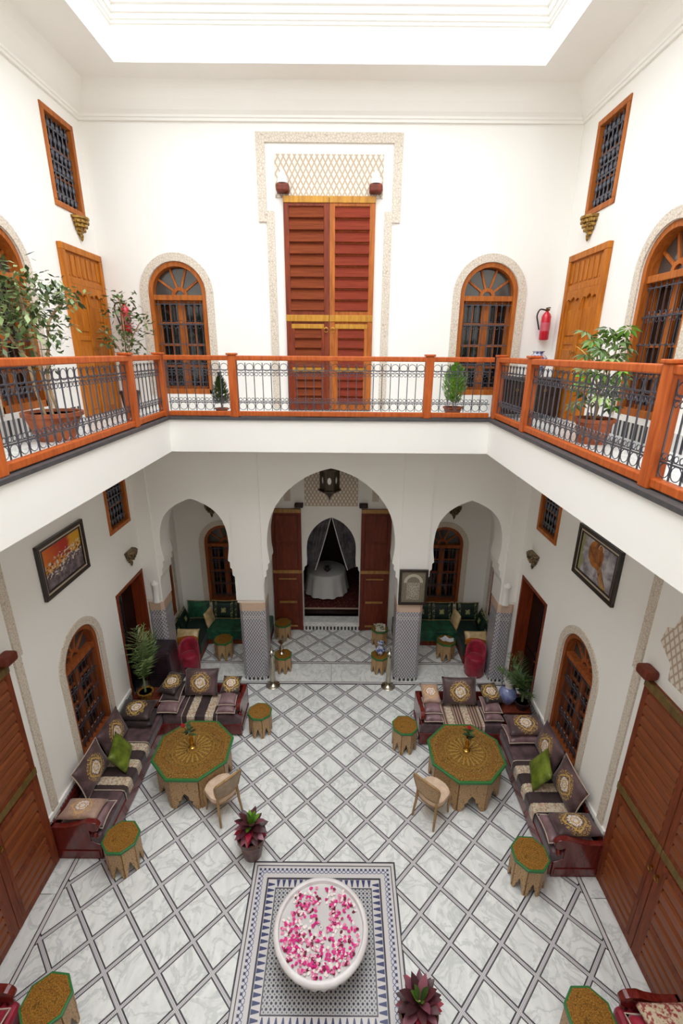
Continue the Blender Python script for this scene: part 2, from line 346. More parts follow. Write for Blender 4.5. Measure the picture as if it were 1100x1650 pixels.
# ------------------------------------------------------------ mesh helpers
class MB:
    def __init__(s): s.v = []; s.f = []; s.M = None
    def add(s, vs, fs):
        o = len(s.v)
        s.v += [tuple(s.M @ Vector(p)) for p in vs] if s.M else [tuple(p) for p in vs]
        s.f += [tuple(i + o for i in f) for f in fs]; return s
    def box(s, x0, x1, y0, y1, z0, z1):
        return s.add([(x0, y0, z0), (x1, y0, z0), (x1, y1, z0), (x0, y1, z0), (x0, y0, z1), (x1, y0, z1), (x1, y1, z1), (x0, y1, z1)],
                     [(0, 3, 2, 1), (4, 5, 6, 7), (0, 1, 5, 4), (1, 2, 6, 5), (2, 3, 7, 6), (3, 0, 4, 7)])
    def prism(s, poly, a, b, plane='xz', holes=()):
        """polygon in a plane extruded along the third axis from a to b, with holes"""
        P = (lambda p, t: (p[0], t, p[1])) if plane == 'xz' else (lambda p, t: (t, p[0], p[1])) if plane == 'yz' else (lambda p, t: (p[0], p[1], t))
        loops = [list(poly)] + [list(h) for h in holes]; flat = [p for l in loops for p in l]; n = len(flat)
        tri = tessellate_polygon([[Vector((p[0], p[1], 0)) for p in l] for l in loops])
        fs = [tuple(t) for t in tri] + [tuple(i + n for i in reversed(t)) for t in tri]
        k = 0
        for l in loops:
            m = len(l)
            fs += [(k + i, k + (i + 1) % m, n + k + (i + 1) % m, n + k + i) for i in range(m)]; k += m
        return s.add([P(p, a) for p in flat] + [P(p, b) for p in flat], fs)
    def lathe(s, prof, seg=20, c=(0, 0, 0), mod=None, a0=0.0, a1=2 * PI):
        vs = []; fs = []; full = abs(a1 - a0 - 2 * PI) < 1e-6; m = seg if full else seg + 1
        for (r, z) in prof:
            for i in range(m):
                a = a0 + (a1 - a0) * i / seg; q = r * (mod(a, z) if mod else 1)
                vs.append((c[0] + q * math.cos(a), c[1] + q * math.sin(a), c[2] + z))
        for j in range(len(prof) - 1):
            for i in range(seg):
                k = (i + 1) % m if full else i + 1
                fs.append((j * m + i, j * m + k, (j + 1) * m + k, (j + 1) * m + i))
        if full:
            if prof[0][0] > 1e-4: fs.append(tuple(reversed(range(m))))
            if prof[-1][0] > 1e-4: fs.append(tuple((len(prof) - 1) * m + i for i in range(m)))
        return s.add(vs, fs)
    def tube(s, pts, r, seg=6, closed=False, caps=True):
        pts = [Vector(p) for p in pts]; n = len(pts); vs = []; fs = []; rs = r if isinstance(r, (list, tuple)) else [r] * n
        for i, p in enumerate(pts):
            t = (pts[(i + 1) % n] - pts[i - 1]) if closed or 0 < i < n - 1 else (pts[1] - pts[0] if i == 0 else pts[-1] - pts[-2])
            if t.length < 1e-9: t = Vector((0, 0, 1))
            t.normalize(); up = Vector((0, 0, 1)) if abs(t.z) < .9 else Vector((0, 1, 0))
            a = t.cross(up).normalized(); b = t.cross(a).normalized()
            for k in range(seg):
                th = 2 * PI * (k + .5) / seg; vs.append(p + (a * math.cos(th) + b * math.sin(th)) * rs[i])
        for i in range(n if closed else n - 1):
            j = (i + 1) % n
            for k in range(seg): fs.append((i * seg + k, i * seg + (k + 1) % seg, j * seg + (k + 1) % seg, j * seg + k))
        if caps and not closed: fs += [tuple(range(seg)), tuple((n - 1) * seg + k for k in reversed(range(seg)))]
        return s.add(vs, fs)
    def ring(s, c, r, t, ax='y', n=12, seg=4):
        P = {'y': lambda a: (c[0] + r * math.cos(a), c[1], c[2] + r * math.sin(a)), 'x': lambda a: (c[0], c[1] + r * math.cos(a), c[2] + r * math.sin(a)), 'z': lambda a: (c[0] + r * math.cos(a), c[1] + r * math.sin(a), c[2])}[ax]
        return s.tube([P(2 * PI * i / n) for i in range(n)], t, seg, True)
    def grid(s, fn, nu, nv):
        vs = [fn(i / nu, j / nv) for j in range(nv + 1) for i in range(nu + 1)]
        return s.add(vs, [(j * (nu + 1) + i, j * (nu + 1) + i + 1, (j + 1) * (nu + 1) + i + 1, (j + 1) * (nu + 1) + i) for j in range(nv) for i in range(nu)])
    def mesh(s, name, m, smooth=None, recalc=True):
        me = bpy.data.meshes.new(name); me.from_pydata(s.v, [], s.f)
        if recalc:
            b = bmesh.new(); b.from_mesh(me); bmesh.ops.recalc_face_normals(b, faces=b.faces); b.to_mesh(me); b.free()
        me.materials.append(M[m] if isinstance(m, str) else m)
        if smooth: me.shade_smooth(); me.set_sharp_from_angle(angle=R(smooth))
        return me
    def build(s, name, m, parent=None, smooth=None, bevel=0, recalc=True):
        return link(name, s.mesh(name, m, smooth, recalc), parent, bevel=bevel)

def link(name, me, parent=None, loc=None, rot=None, bevel=0, scale=None):
    o = bpy.data.objects.new(name, me); COL.objects.link(o)
    if parent: o.parent = parent
    if loc: o.location = loc
    if rot: o.rotation_euler = rot
    if scale: o.scale = scale
    if bevel:
        b = o.modifiers.new('bevel', 'BEVEL'); b.width = bevel; b.segments = 2; b.limit_method = 'ANGLE'
    return o
def tag(o, label=None, cat=None, group=None, kind=None):
    if label: o['label'] = label
    if cat: o['category'] = cat
    if group: o['group'] = group
    if kind: o['kind'] = kind
    return o
def thing(name, label, cat, loc=(0, 0, 0), rz=0, group=None):
    return tag(link(name, None, None, loc, (0, 0, rz)), label, cat, group)
def struct(o, label=None): return tag(o, label, None, None, 'structure')
def clone(root, loc=None, rz=None, label=None, group=None, parent=None):
    c = root.copy(); COL.objects.link(c); c.parent = parent
    if loc is not None: c.location = loc
    if rz is not None: c.rotation_euler = (0, 0, rz)
    if label: c['label'] = label
    if group: c['group'] = group
    for ch in [k for k in bpy.data.objects if k.parent == root]: clone(ch, parent=c)
    return c
KIDS = {}
def B(*a): return MB().box(*a)
def smoothline(pts, n=4):
    out = []
    P = [pts[0]] + list(pts) + [pts[-1]]
    for i in range(1, len(P) - 2):
        for k in range(n):
            t = k / n; p0, p1, p2, p3 = P[i - 1], P[i], P[i + 1], P[i + 2]
            out.append(tuple(.5 * ((2 * p1[d]) + (-p0[d] + p2[d]) * t + (2 * p0[d] - 5 * p1[d] + 4 * p2[d] - p3[d]) * t * t + (-p0[d] + 3 * p1[d] - 3 * p2[d] + p3[d]) * t ** 3) for d in range(len(p1))))
    return out + [tuple(pts[-1])]
def rect_sweep(prof, x0, x1, y0, y1, name, m):
    b = MB(); vs = []
    for d, z in prof: vs += [(x0 + d, y0 + d, z), (x1 - d, y0 + d, z), (x1 - d, y1 - d, z), (x0 + d, y1 - d, z)]
    n = len(prof)
    b.add(vs, [(j * 4 + i, j * 4 + (i + 1) % 4, ((j + 1) % n) * 4 + (i + 1) % 4, ((j + 1) % n) * 4 + i) for j in range(n) for i in range(4)])
    return b.build(name, m)

# ------------------------------------------------------------ room shell
WIN_W, WIN_SP, WIN_N = .475, 1.61, 20            # arched window: half width, spring height above its sill
def arch_poly(cu, zb, w=WIN_W, sp=WIN_SP):
    return [(cu - w, zb), (cu + w, zb)] + [(cu + w * math.cos(PI * i / WIN_N), zb + sp + w * math.sin(PI * i / WIN_N)) for i in range(WIN_N + 1)]
def rect_poly(a, b, c, d): return [(a, c), (b, c), (b, d), (a, d)]
def wall(name, loc, rz, u0, u1, z0, z1, holes, depth, label, m='plaster'):
    o = MB().prism(rect_poly(u0, u1, z0, z1), 0, depth, 'xz', holes).build(name, m)
    o.location = loc; o.rotation_euler = (0, 0, rz); return struct(o, label)
FL = [('L', -XW, PI / 2, 1), ('R', XW, -PI / 2, -1)]
# side walls: u = +y on the left wall, u = -y on the right wall
LW_UP, RW_UP, LW_LO, RW_LO = 5.97, 5.72, 6.03, 5.88
def hl(a, b, c, d, s): return rect_poly(a, b, c, d) if s > 0 else rect_poly(-b, -a, c, d)
HW = {1: (7.40, 8.18), -1: (7.12, 7.92)}; LD = {1: (7.24, 8.37), -1: (7.07, 8.22)}
for side, x, rz, s in FL:
    up, lo = (LW_UP, LW_LO) if s > 0 else (RW_UP, RW_LO)
    holes = [arch_poly(s * up, 6.02), arch_poly(s * lo, .70), hl(*HW[s], 8.62, 9.79, s), hl(*HW[s], 3.73, 4.9, s), hl(*LD[s], .02, 2.64, s)]
    u = (YN, YB) if s > 0 else (-YB, -YN)
    wall('wall_left' if s > 0 else 'wall_right', (x, 0, 0), rz, *u, -.05, ZC + .3, holes, .3, 'white plaster side wall rising through both storeys')
    ua = (YB, YR) if s > 0 else (-YR, -YB)
    wall('wall_alcove_left' if s > 0 else 'wall_alcove_right', (x, 0, 0), rz, *ua, -.05, ZS + .1, [arch_poly(s * 9.42, .75)], .3, 'white plaster end wall of the seating alcove')
wall('wall_back', (0, YB, 0), 0, -XW, XW, ZS, ZC + .3, [arch_poly(-2.53, 6.02), arch_poly(2.6, 6.04)], .3, 'white plaster upper back wall')
wall('wall_near', (0, YN - .3, 0), 0, -XW - .3, XW + .3, -.05, ZC + .3, [], .3, 'white plaster wall behind the camera')
door_path = [(.70, 0.0), (.70, 1.62), (.66, 1.68), (.66, 1.76), (.60, 1.80)] + smoothline([(.59, 1.9), (.595, 2.25), (.55, 2.52), (.42, 2.76), (.22, 2.95), (0, 3.05)], 3)
dw = [(p[0], p[1] + .0) for p in door_path] + [(-p[0], p[1]) for p in reversed(door_path[:-1])]
dw = [(x - .04, z) for x, z in dw]
wall('wall_rear', (0, YR, 0), 0, -XW, XW, -.05, ZS + .1, [arch_poly(-2.62, .75), arch_poly(2.66, .75), dw], .3, 'white plaster rear wall of the seating alcove')
struct(B(-XW - .3, XW + .3, YB + .3, YR + .3, ZS + .1, ZS + .4).build('ceiling_alcove', 'plaster'), 'flat plaster ceiling over the seating alcove')
# arcade wall with three arches
def arcade_side(cx, corb, arch):
    left = [(cx - h, z) for h, z in corb] + [(cx - h, z) for h, z in arch]
    return left + [(2 * cx - x, z) for x, z in reversed(left[:-1])]
corb_s = [(.76, 1.87), (.76, 2.34), (.74, 2.46), (.70, 2.5), (.70, 2.62), (.665, 2.66), (.665, 2.78), (.63, 2.81)]
arch_s = smoothline([(.635, 2.87), (.665, 3.1), (.66, 3.3), (.63, 3.5), (.555, 3.7), (.43, 3.86), (.25, 3.99), (0, 4.10)], 3)
corb_c = [(1.35, 1.87), (1.35, 2.3), (1.33, 2.44), (1.29, 2.48), (1.29, 2.6), (1.25, 2.64), (1.25, 2.74), (1.215, 2.78)]
arch_c = smoothline([(1.22, 2.85), (1.25, 3.12), (1.235, 3.4), (1.17, 3.7), (1.04, 3.98), (.82, 4.26), (.52, 4.50), (.22, 4.64), (0, 4.70)], 3)
poly = [(-XW, 1.87)] + arcade_side(-2.67, corb_s, arch_s) + arcade_side(0, corb_c, arch_c) + arcade_side(2.67, corb_s, arch_s) + [(XW, 1.87), (XW, ZS + .1), (-XW, ZS + .1)]
arc = struct(MB().prism(poly, YB, YB + .5, 'xz').build('wall_arcade', 'plaster'), 'white plaster arcade wall with three pointed arches')
for a, b in ((-1.92, -1.36), (1.36, 1.92), (-XW, -3.46), (3.46, XW)):
    B(a, b, YB - .035, YB, 1.95, ZS + .05).build('pilaster', 'plaster', arc)
def cham(a, b, c, d, k): return [(a + k, c), (b - k, c), (b, c + k), (b, d - k), (b - k, d), (a + k, d), (a, d - k), (a, c + k)]
for a, b in ((-1.88, -1.35), (1.35, 1.88), (-XW + .005, -3.42), (3.42, XW - .005)):
    MB().prism(cham(a, b, YB - .04, YB + .5, .07), 0, 1.70, 'xy').build('column_zellige_dado', 'zellige', arc)
    MB().prism(cham(a, b, YB - .04, YB + .5, .055), 1.70, 1.88, 'xy').build('column_band', 'band_beige', arc)
    MB().prism(cham(a - .004 if a > -3.7 else a, b + .004 if b < 3.7 else b, YB - .044, YB + .5, .07), 0, .07, 'xy').build('column_fringe', 'teeth', arc)
for x in (-3.55, 3.55):
    MB().lathe([(.075, 0), (.08, .03), (.068, .05), (.064, .36), (.085, .40), (.085, .43), (.03, .50), (0, .52)], 12, (x, YB - .005, 1.88)).build('colonnette', 'plaster', arc, 40)
# gallery slab
gs = B(-XW, -2.46, YN, YB, ZS, ZF); gs.box(2.46, XW, YN, YB, ZS, ZF); gs.box(-2.46, 2.46, 7.2, YB, ZS, ZF); gs.box(-2.46, 2.46, YN, -.1, ZS, ZF)
gal = struct(gs.build('floor_gallery', 'plaster'), 'white gallery slab running around the open court')
for a in ((-2.70, -2.43, -.1, 7.47), (2.43, 2.70, -.1, 7.47), (-2.43, 2.43, 7.17, 7.47)):
    B(*a, ZF - .005, ZF + .035).build('slate_edging', 'slate', gal)
for a in ((-XW, -2.7, YN, YB), (2.7, XW, YN, YB), (-2.7, 2.7, 7.47, YB)):
    B(*a, ZF - .004, ZF + .004).build('marble_paving', 'marble', gal)
# ceiling ring, cornice, parapet of the roof opening
OX, OY0, OY1 = 2.86, -.5, 7.78
OX += .02; OY0 -= .02; OY1 += .02
cb = B(-XW - .3, -OX, YN - .3, YB + .3, ZC, ZC + .25); cb.box(OX, XW + .3, YN - .3, YB + .3, ZC, ZC + .25); cb.box(-OX, OX, OY1, YB + .3, ZC, ZC + .25); cb.box(-OX, OX, YN - .3, OY0, ZC, ZC + .25)
OX -= .02; OY0 += .02; OY1 -= .02
struct(cb.build('ceiling', 'plaster'), 'flat white ceiling ring around the roof opening')
struct(rect_sweep([(0, 9.95), (.035, 9.95), (.04, 9.985), (.055, 9.99), (.06, 10.02), (.10, 10.06), (.17, 10.16), (.22, 10.26), (.24, 10.31), (.26, ZC), (0, ZC)], -XW, XW, YN, YB, 'trim_1', 'plaster'), 'coved white cornice under the ceiling')
struct(rect_sweep([(0, ZC), (0, 10.74), (.02, 10.745), (.025, 10.775), (.045, 10.78), (.05, 10.83), (.075, 10.835), (.08, 10.90), (.11, 10.91), (.13, 11.0), (.13, 11.04), (.0, 11.05), (0, ZP), (-.25, ZP), (-.25, ZC + .26), (-.02, ZC + .26), (-.02, ZC)], -OX, OX, OY0, OY1, 'trim_2', 'plaster'), 'white stepped mouldings on the parapet of the roof opening')
# dado rails, zellige skirtings
for s in (1, -1):
    a, b = sorted((-s * XW, -s * (XW - .03)))
    d0, d1 = (4.62, 7.2) if s > 0 else (4.5, 7.03)
    B(a, b, d0, d1, .66, .73).build('baseboard_left' if s > 0 else 'baseboard_right', 'plaster')
    o = bpy.data.objects['baseboard_left' if s > 0 else 'baseboard_right']; struct(o, 'white dado moulding on the side wall')
    a, b = sorted((-s * XW, -s * (XW - .012))); B(a, b, d0, d1, 0, .66).build('zellige_skirting', 'zellige', o)
    a, b = sorted((-s * XW, -s * (XW - .02))); o2 = struct(B(a, b, 3.2, 7.1 if s > 0 else 6.85, ZF, ZF + .2).build('baseboard_gallery_left' if s > 0 else 'baseboard_gallery_right', 'teeth'), 'dark arched tile skirting along the gallery')

# ------------------------------------------------------------ floor: strips, diamond tiles, mosaic
floor = struct(B(-XW, XW, YN, YR, -.06, -.004).build('floor', 'strips'), 'marble court floor laid in diamonds between dark mosaic strips')
HW2 = .31 - .047                                    # half diagonal of a tile
def clip(poly, a, b, c):                            # keep a*x+b*y<=c
    out = []
    for i in range(len(poly)):
        p, q = poly[i], poly[(i + 1) % len(poly)]; fp = a * p[0] + b * p[1] - c; fq = a * q[0] + b * q[1] - c
        if fp <= 0: out.append(p)
        if fp * fq < 0: t = fp / (fp - fq); out.append((p[0] + (q[0] - p[0]) * t, p[1] + (q[1] - p[1]) * t))
    return out
def area(p): return abs(sum(p[i][0] * p[(i + 1) % len(p)][1] - p[(i + 1) % len(p)][0] * p[i][1] for i in range(len(p)))) / 2 if len(p) > 2 else 0
full = MB().prism([(HW2, 0), (0, HW2), (-HW2, 0), (0, -HW2)], -.012, 0, 'xy').mesh('marble_tile', 'marble')
def tiles(region, hole, off, ys):
    x0, x1, y0, y1 = region
    for j in range(*ys):
        for i in range(-13, 14):
            if (i + j) % 2 == 0: continue
            cx, cy = .31 * i, off + .31 * j
            P = [(cx + HW2, cy), (cx, cy + HW2), (cx - HW2, cy), (cx, cy - HW2)]
            if cx + HW2 < x1 and cx - HW2 > x0 and cy + HW2 < y1 and cy - HW2 > y0 and not (hole and cx + HW2 > hole[0] and cx - HW2 < hole[1] and cy + HW2 > hole[2] and cy - HW2 < hole[3]):
                link('marble_tile', full, floor, (cx, cy, 0)); continue
            Q = clip(clip(clip(clip(P, 1, 0, x1), -1, 0, -x0), 0, 1, y1), 0, -1, -y0)
            if len(Q) < 3: continue
            pcs = [Q]
            if hole and cx + HW2 > hole[0] and cx - HW2 < hole[1] and cy + HW2 > hole[2] and cy - HW2 < hole[3]:
                mid = clip(clip(Q, -1, 0, -hole[0]), 1, 0, hole[1])
                pcs = [clip(Q, 1, 0, hole[0]), clip(Q, -1, 0, -hole[1]), clip(mid, 0, -1, -hole[3]), clip(mid, 0, 1, hole[2])]
            for q in pcs:
                if area(q) < .002: continue
                mx = sum(p[0] for p in q) / len(q); my = sum(p[1] for p in q) / len(q)
                me = MB().prism([(p[0] - mx, p[1] - my) for p in q], -.012, 0, 'xy').mesh('marble_tile', 'marble'); link('marble_tile', me, floor, (mx, my, 0))
SX = 3.43
RX, RY0, RY1 = .97, 2.64, 4.57
tiles((-SX, SX, 2.3, 8.25), (-RX - .01, RX + .01, RY0 - .01, RY1 + .01), 5.19, (-10, 12))
tiles((-XW, XW, 9.03, YR), None, 9.53, (-3, 5))
def strip(x0, x1, y0, y1, par=floor):
    """light mosaic strip with a dark line along each long edge"""
    k = .011
    if x1 - x0 > y1 - y0:
        B(x0, x1, y0, y1, -.01, .0005).build('border_strip', 'pale_tile', par)
        for a in (y0, y1 - k): B(x0, x1, a, a + k, -.01, .0012).build('border_line', 'dark_tile', par)
    else:
        B(x0, x1, y0, y1, -.01, .0005).build('border_strip', 'pale_tile', par)
        for a in (x0, x1 - k): B(a, a + k, y0, y1, -.01, .0012).build('border_line', 'dark_tile', par)
for s in (-1, 1):
    a, b = sorted((s * (SX - .0), s * (SX + .065))); strip(a, b, 1.5, 8.25)
    yy = 1.4
    for k in range(5): a, b = sorted((s * (SX + .07), s * XW)); B(a, b, yy + .004, yy + 1.366, -.012, 0).build('marble_slab', 'marble', floor); yy += 1.37
strip(-XW, XW, 8.27, 8.335); strip(-XW, XW, 8.95, 9.015)
for k in range(6): B(-XW + k * 1.25 + .003, -XW + (k + 1) * 1.25 - .003, 8.34, 8.945, -.012, 0).build('marble_slab', 'marble', floor)
B(-XW, XW, -1.2, 1.4, -.012, 0).build('marble_slab', 'marble', floor)
# fountain mosaic set into the floor
mos = struct(B(-RX, RX, RY0, RY1, -.012, -.001).build('floor_mosaic', 'pale_tile'), 'blue and white mosaic carpet set into the floor around the basin')
def frame_rect(i, w): return (-RX + i, RX - i, RY0 + i, RY1 - i, w)
def ringband(i, w, m, name, z):
    x0, x1, y0, y1 = -RX + i, RX - i, RY0 + i, RY1 - i
    for a in ((x0, x1, y0, y0 + w), (x0, x1, y1 - w, y1), (x0, x0 + w, y0 + w, y1 - w), (x1 - w, x1, y0 + w, y1 - w)): B(*a, -.01, z).build(name, m, mos)
ringband(.0, .011, 'dark_tile', 'mosaic_line', .001); ringband(.045, .011, 'dark_tile', 'mosaic_line', .001)
ringband(.085, .066, 'starband', 'mosaic_star_band', .0012)
ringband(.205, .022, 'dark_tile', 'mosaic_line', .001)
ringband(.33, .012, 'dark_tile', 'mosaic_line', .001)
i0 = .345; B(-RX + i0, RX - i0, RY0 + i0, RY1 - i0, -.01, .001).build('mosaic_field', 'dots', mos)
tri = MB().prism([(0, -.024), (.088, -.006), (.088, .006), (0, .024)], -.008, .0018, 'xy').mesh('mosaic_triangle', 'blue_tile')
tb = .232
n = int((RY1 - RY0 - 2 * (tb + .04)) / .069)
for k in range(n):
    y = RY0 + tb + .06 + k * (RY1 - RY0 - 2 * (tb + .06)) / (n - 1)
    link('mosaic_triangle', tri, mos, (-RX + tb, y, 0)); link('mosaic_triangle', tri, mos, (RX - tb, y, 0), (0, 0, PI))
n = int((2 * RX - 2 * (tb + .12)) / .069)
for k in range(n):
    x = -RX + tb + .13 + k * (2 * RX - 2 * (tb + .13)) / (n - 1)
    link('mosaic_triangle', tri, mos, (x, RY0 + tb, 0), (0, 0, PI / 2)); link('mosaic_triangle', tri, mos, (x, RY1 - tb, 0), (0, 0, -PI / 2))

# ------------------------------------------------------------ arched windows
def ring_arch(w0, w1, sp, zb0, y0, y1, n=20):
    """wooden arch frame: outer half width w0, inner w1, open at the sill line zb0"""
    out = [(-w0, zb0)] + [(-w0 * math.cos(PI * i / n), sp + w0 * math.sin(PI * i / n)) for i in range(n + 1)] + [(w0, zb0)]
    inn = [(w1, zb0)] + [(w1 * math.cos(PI * i / n), sp + w1 * math.sin(PI * i / n)) for i in range(n + 1)] + [(-w1, zb0)]
    return MB().prism(out + inn, y0, y1, 'xz')
def make_window(name, woodm='wood_orange', grille=True):
    t = link(name, None); struct(t)
    w, sp = WIN_W - .002, WIN_SP
    ring_arch(w + .125, w + .004, sp, -.02, -.022, .0).build('carved_surround', 'stucco', t)
    ring_arch(w, w - .07, sp, .0, .01, .27).build('arch_frame', woodm, t, bevel=.006)
    B(-w, w, .01, .27, .0, .085).build('sill_rail', woodm, t, bevel=.006)
    B(-w + .06, w - .06, .04, .22, sp - .10, sp - .02).build('transom', woodm, t, bevel=.006)
    wi = w - .07
    # fanlight: hub, four spokes, five panes
    n = 10; hub = [(.13 * math.cos(PI * i / n), sp - .02 + .13 * math.sin(PI * i / n)) for i in range(n + 1)] + [(-.075 * math.cos(PI * i / n), sp - .02 + .075 * math.sin(PI * i / n)) for i in range(n + 1)]
    MB().prism(hub, .12, .17, 'xz').build('fan_hub', woodm, t)
    for k in range(1, 5):
        a = PI * k / 5; b = MB(); b.M = Matrix.Translation((0, 0, sp - .02)) @ Matrix.Rotation(-a, 4, 'Y')
        b.box(.12, wi + .015, .125, .165, -.017, .017); b.build('fan_spoke', woodm, t, bevel=.004)
    for k in range(5):
        P = []
        for rr, seq in ((wi + .01, range(5)), (.10, range(4, -1, -1))):
            for i in seq: a = PI * (k + i / 4) / 5; P.append((rr * math.cos(a), sp - .02 + rr * math.sin(a)))
        MB().prism(P, .15, .156, 'xz').build('fan_pane', 'glass_fan', t)
    MB().prism([(.078 * math.cos(PI * i / 8), sp - .02 + .078 * math.sin(PI * i / 8)) for i in range(9)], .15, .156, 'xz').build('hub_pane', 'glass_fan', t)
    # two casements, each with stiles, rails and eight panes
    z0, z1 = .085, sp - .10
    for s in (-1, 1):
        xa, xb = sorted((s * .005, s * wi))
        lf = B(min(s * .0, s * .062), max(s * .0, s * .062), .145, .20, z0, z1).build('casement', woodm, t)
        B(min(s * (wi - .05), s * wi), max(s * (wi - .05), s * wi), .15, .20, z0, z1).build('casement_stile', woodm, lf)
        for z in (z0, z0 + (z1 - z0) * .25, z0 + (z1 - z0) * .5, z0 + (z1 - z0) * .74, z1 - .04):
            B(xa + .055, xb - .055, .155, .195, z, z + .04).build('casement_rail', woodm, lf)
        mid = (xa + xb) / 2
        for i, (p, q) in enumerate(((xa + .055, mid - .008), (mid + .008, xb - .055))):
            for j in range(4):
                za = z0 + (z1 - z0) * (0, .25, .5, .74)[j] + .04; zb = z0 + (z1 - z0) * (.25, .5, .74, 1)[j]
                B(p, q, .178, .184, za, zb).build('pane', 'glass', lf)
        B(mid - .008, mid + .008, .168, .19, z0, z1).build('casement_muntin', woodm, lf)
    MB().prism(arch_poly(0, .0, w - .03), .272, .29, 'xz').build('light_stop_board', 'black_gloss', t)  # added black board: stops sky leaking through the gaps, stands for the dark room
    if grille:
        xs = [-wi + (i + .5) * 2 * wi / 8 for i in range(8)]
        for x in xs: B(x - .005, x + .005, .065, .075, z0, z1).build('grille_bar', 'iron', t)
        for f in (.08, .3, .52, .74, .96):
            z = z0 + (z1 - z0) * f; B(-wi, wi, .062, .078, z - .006, z + .006).build('grille_crossbar', 'iron', t)
        b = MB()
        for f in (.3, .74, .08):
            z = z0 + (z1 - z0) * f
            for i in range(7):
                xc = (xs[i] + xs[i + 1]) / 2
                for dz in (-.034, .034): b.ring((xc, .07, z + dz), .028, .0045, 'y', 8, 3)
                for dx in (-.022, .022): b.ring((xc + dx, .07, z), .014, .005, 'y', 6, 3)
        for f in (.52, .96):
            z = z0 + (z1 - z0) * f
            for i in range(8): b.ring((xs[i], .07, z), .022, .0045, 'y', 8, 3)
        b.build('grille_scrollwork', 'iron', t)
    return t
W0 = make_window('window_1')
W0.location = (-2.53, YB, 6.02); W0['label'] = 'arched wooden window with iron grille beside the small conifer pot'
W1 = make_window('window_7', 'wood_window')
W1.location = (-XW, LW_LO, .70); W1.rotation_euler = (0, 0, PI / 2); W1['label'] = 'arched wooden window behind the sofa below the orange painting'
wn = 2
for src, loc, rz, lab in ((W0, (2.6, YB, 6.04), 0, 'arched wooden window with iron grille beside the round bush pot'),
                          (W0, (-XW, LW_UP, 6.02), PI / 2, 'arched wooden window behind the tall ficus on the gallery'),
                          (W0, (XW, RW_UP, 6.02), -PI / 2, 'arched wooden window behind the umbrella plant on the gallery'),
                          (W1, (XW, RW_LO, .70), -PI / 2, 'arched wooden window behind the sofa below the brown painting'),
                          (W1, (-2.62, YR, .75), 0, 'arched wooden window above the green sofa without papers nearby'),
                          (W1, (2.66, YR, .75), 0, 'arched wooden window above the green sofa with papers nearby'),
                          (W1, (-XW, 9.42, .75), PI / 2, 'arched window in the alcove end wall beside the dark cabinet'),
                          (W1, (XW, 9.42, .75), -PI / 2, 'arched window in the alcove end wall beside the blue vase')):
    c = clone(src, loc, rz, lab); c.name = 'window_%d' % (wn if wn < 7 else wn + 1); wn += 1

# ------------------------------------------------------------ high rectangular windows with spindle grilles
def make_high_window(name):
    t = link(name, None); struct(t); w, h = .79, 1.17
    for a in ((-w / 2 - .0, w / 2, .0, .075), (-w / 2, w / 2, h - .075, h)): B(a[0], a[1], -.02, .09, a[2], a[3]).build('frame_rail', 'wood_orange', t, bevel=.008)
    for s in (-1, 1): a, b = sorted((s * w / 2, s * (w / 2 - .075))); B(a, b, -.02, .09, .075, h - .075).build('frame_stile', 'wood_orange', t, bevel=.008)
    wi, z0, z1 = w / 2 - .075, .075, h - .075
    for s in (-1, 1):
        for j in range(3):
            a, b = sorted((s * .012, s * wi)); B(a, b, .082, .088, z0 + (z1 - z0) * j / 3 + .01, z0 + (z1 - z0) * (j + 1) / 3 - .01).build('pane', 'glass', t)
    B(-w / 2 + .01, w / 2 - .01, .092, .1, .01, h - .01).build('light_stop_board', 'black_gloss', t)  # added black backing that blocks outside light around the panes
    B(-.012, .012, .07, .09, z0, z1).build('mullion', 'wood_orange', t)
    for j in (1, 2): z = z0 + (z1 - z0) * j / 3; B(-wi, wi, .07, .09, z - .012, z + .012).build('glazing_bar', 'wood_orange', t)
    sp = [(.012, 0)]
    N = 6
    for k in range(N): zz = (z1 - z0) * (k + .5) / N; sp += [(.010, zz - .05), (.024, zz - .02), (.024, zz + .02), (.010, zz + .05)]
    sp.append((.012, z1 - z0))
    me = MB().lathe(sp, 6).mesh('grille_spindle', 'iron')
    for i in range(6): link('grille_spindle', me, t, (-wi + (i + .5) * 2 * wi / 6, .045, z0))
    for f in (.12, .37, .5, .63, .88): z = z0 + (z1 - z0) * f; B(-wi, wi, .036, .054, z - .012, z + .012).build('grille_crossbar', 'iron', t)
    return t
H0 = make_high_window('window_11')
H0.location = (-XW, sum(HW[1]) / 2, 8.62); H0.rotation_euler = (0, 0, PI / 2); H0['label'] = 'barred high window over the door beside the ficus'
for k, (s, z, lab) in enumerate(((-1, 8.62, 'barred high window over the door beside the console'), (1, 3.73, 'barred high window beside the orange painting'), (-1, 3.73, 'barred high window beside the brown painting'))):
    c = clone(H0, (-s * XW, sum(HW[s]) / 2, z), s * PI / 2, lab); c.name = 'window_%d' % (12 + k)

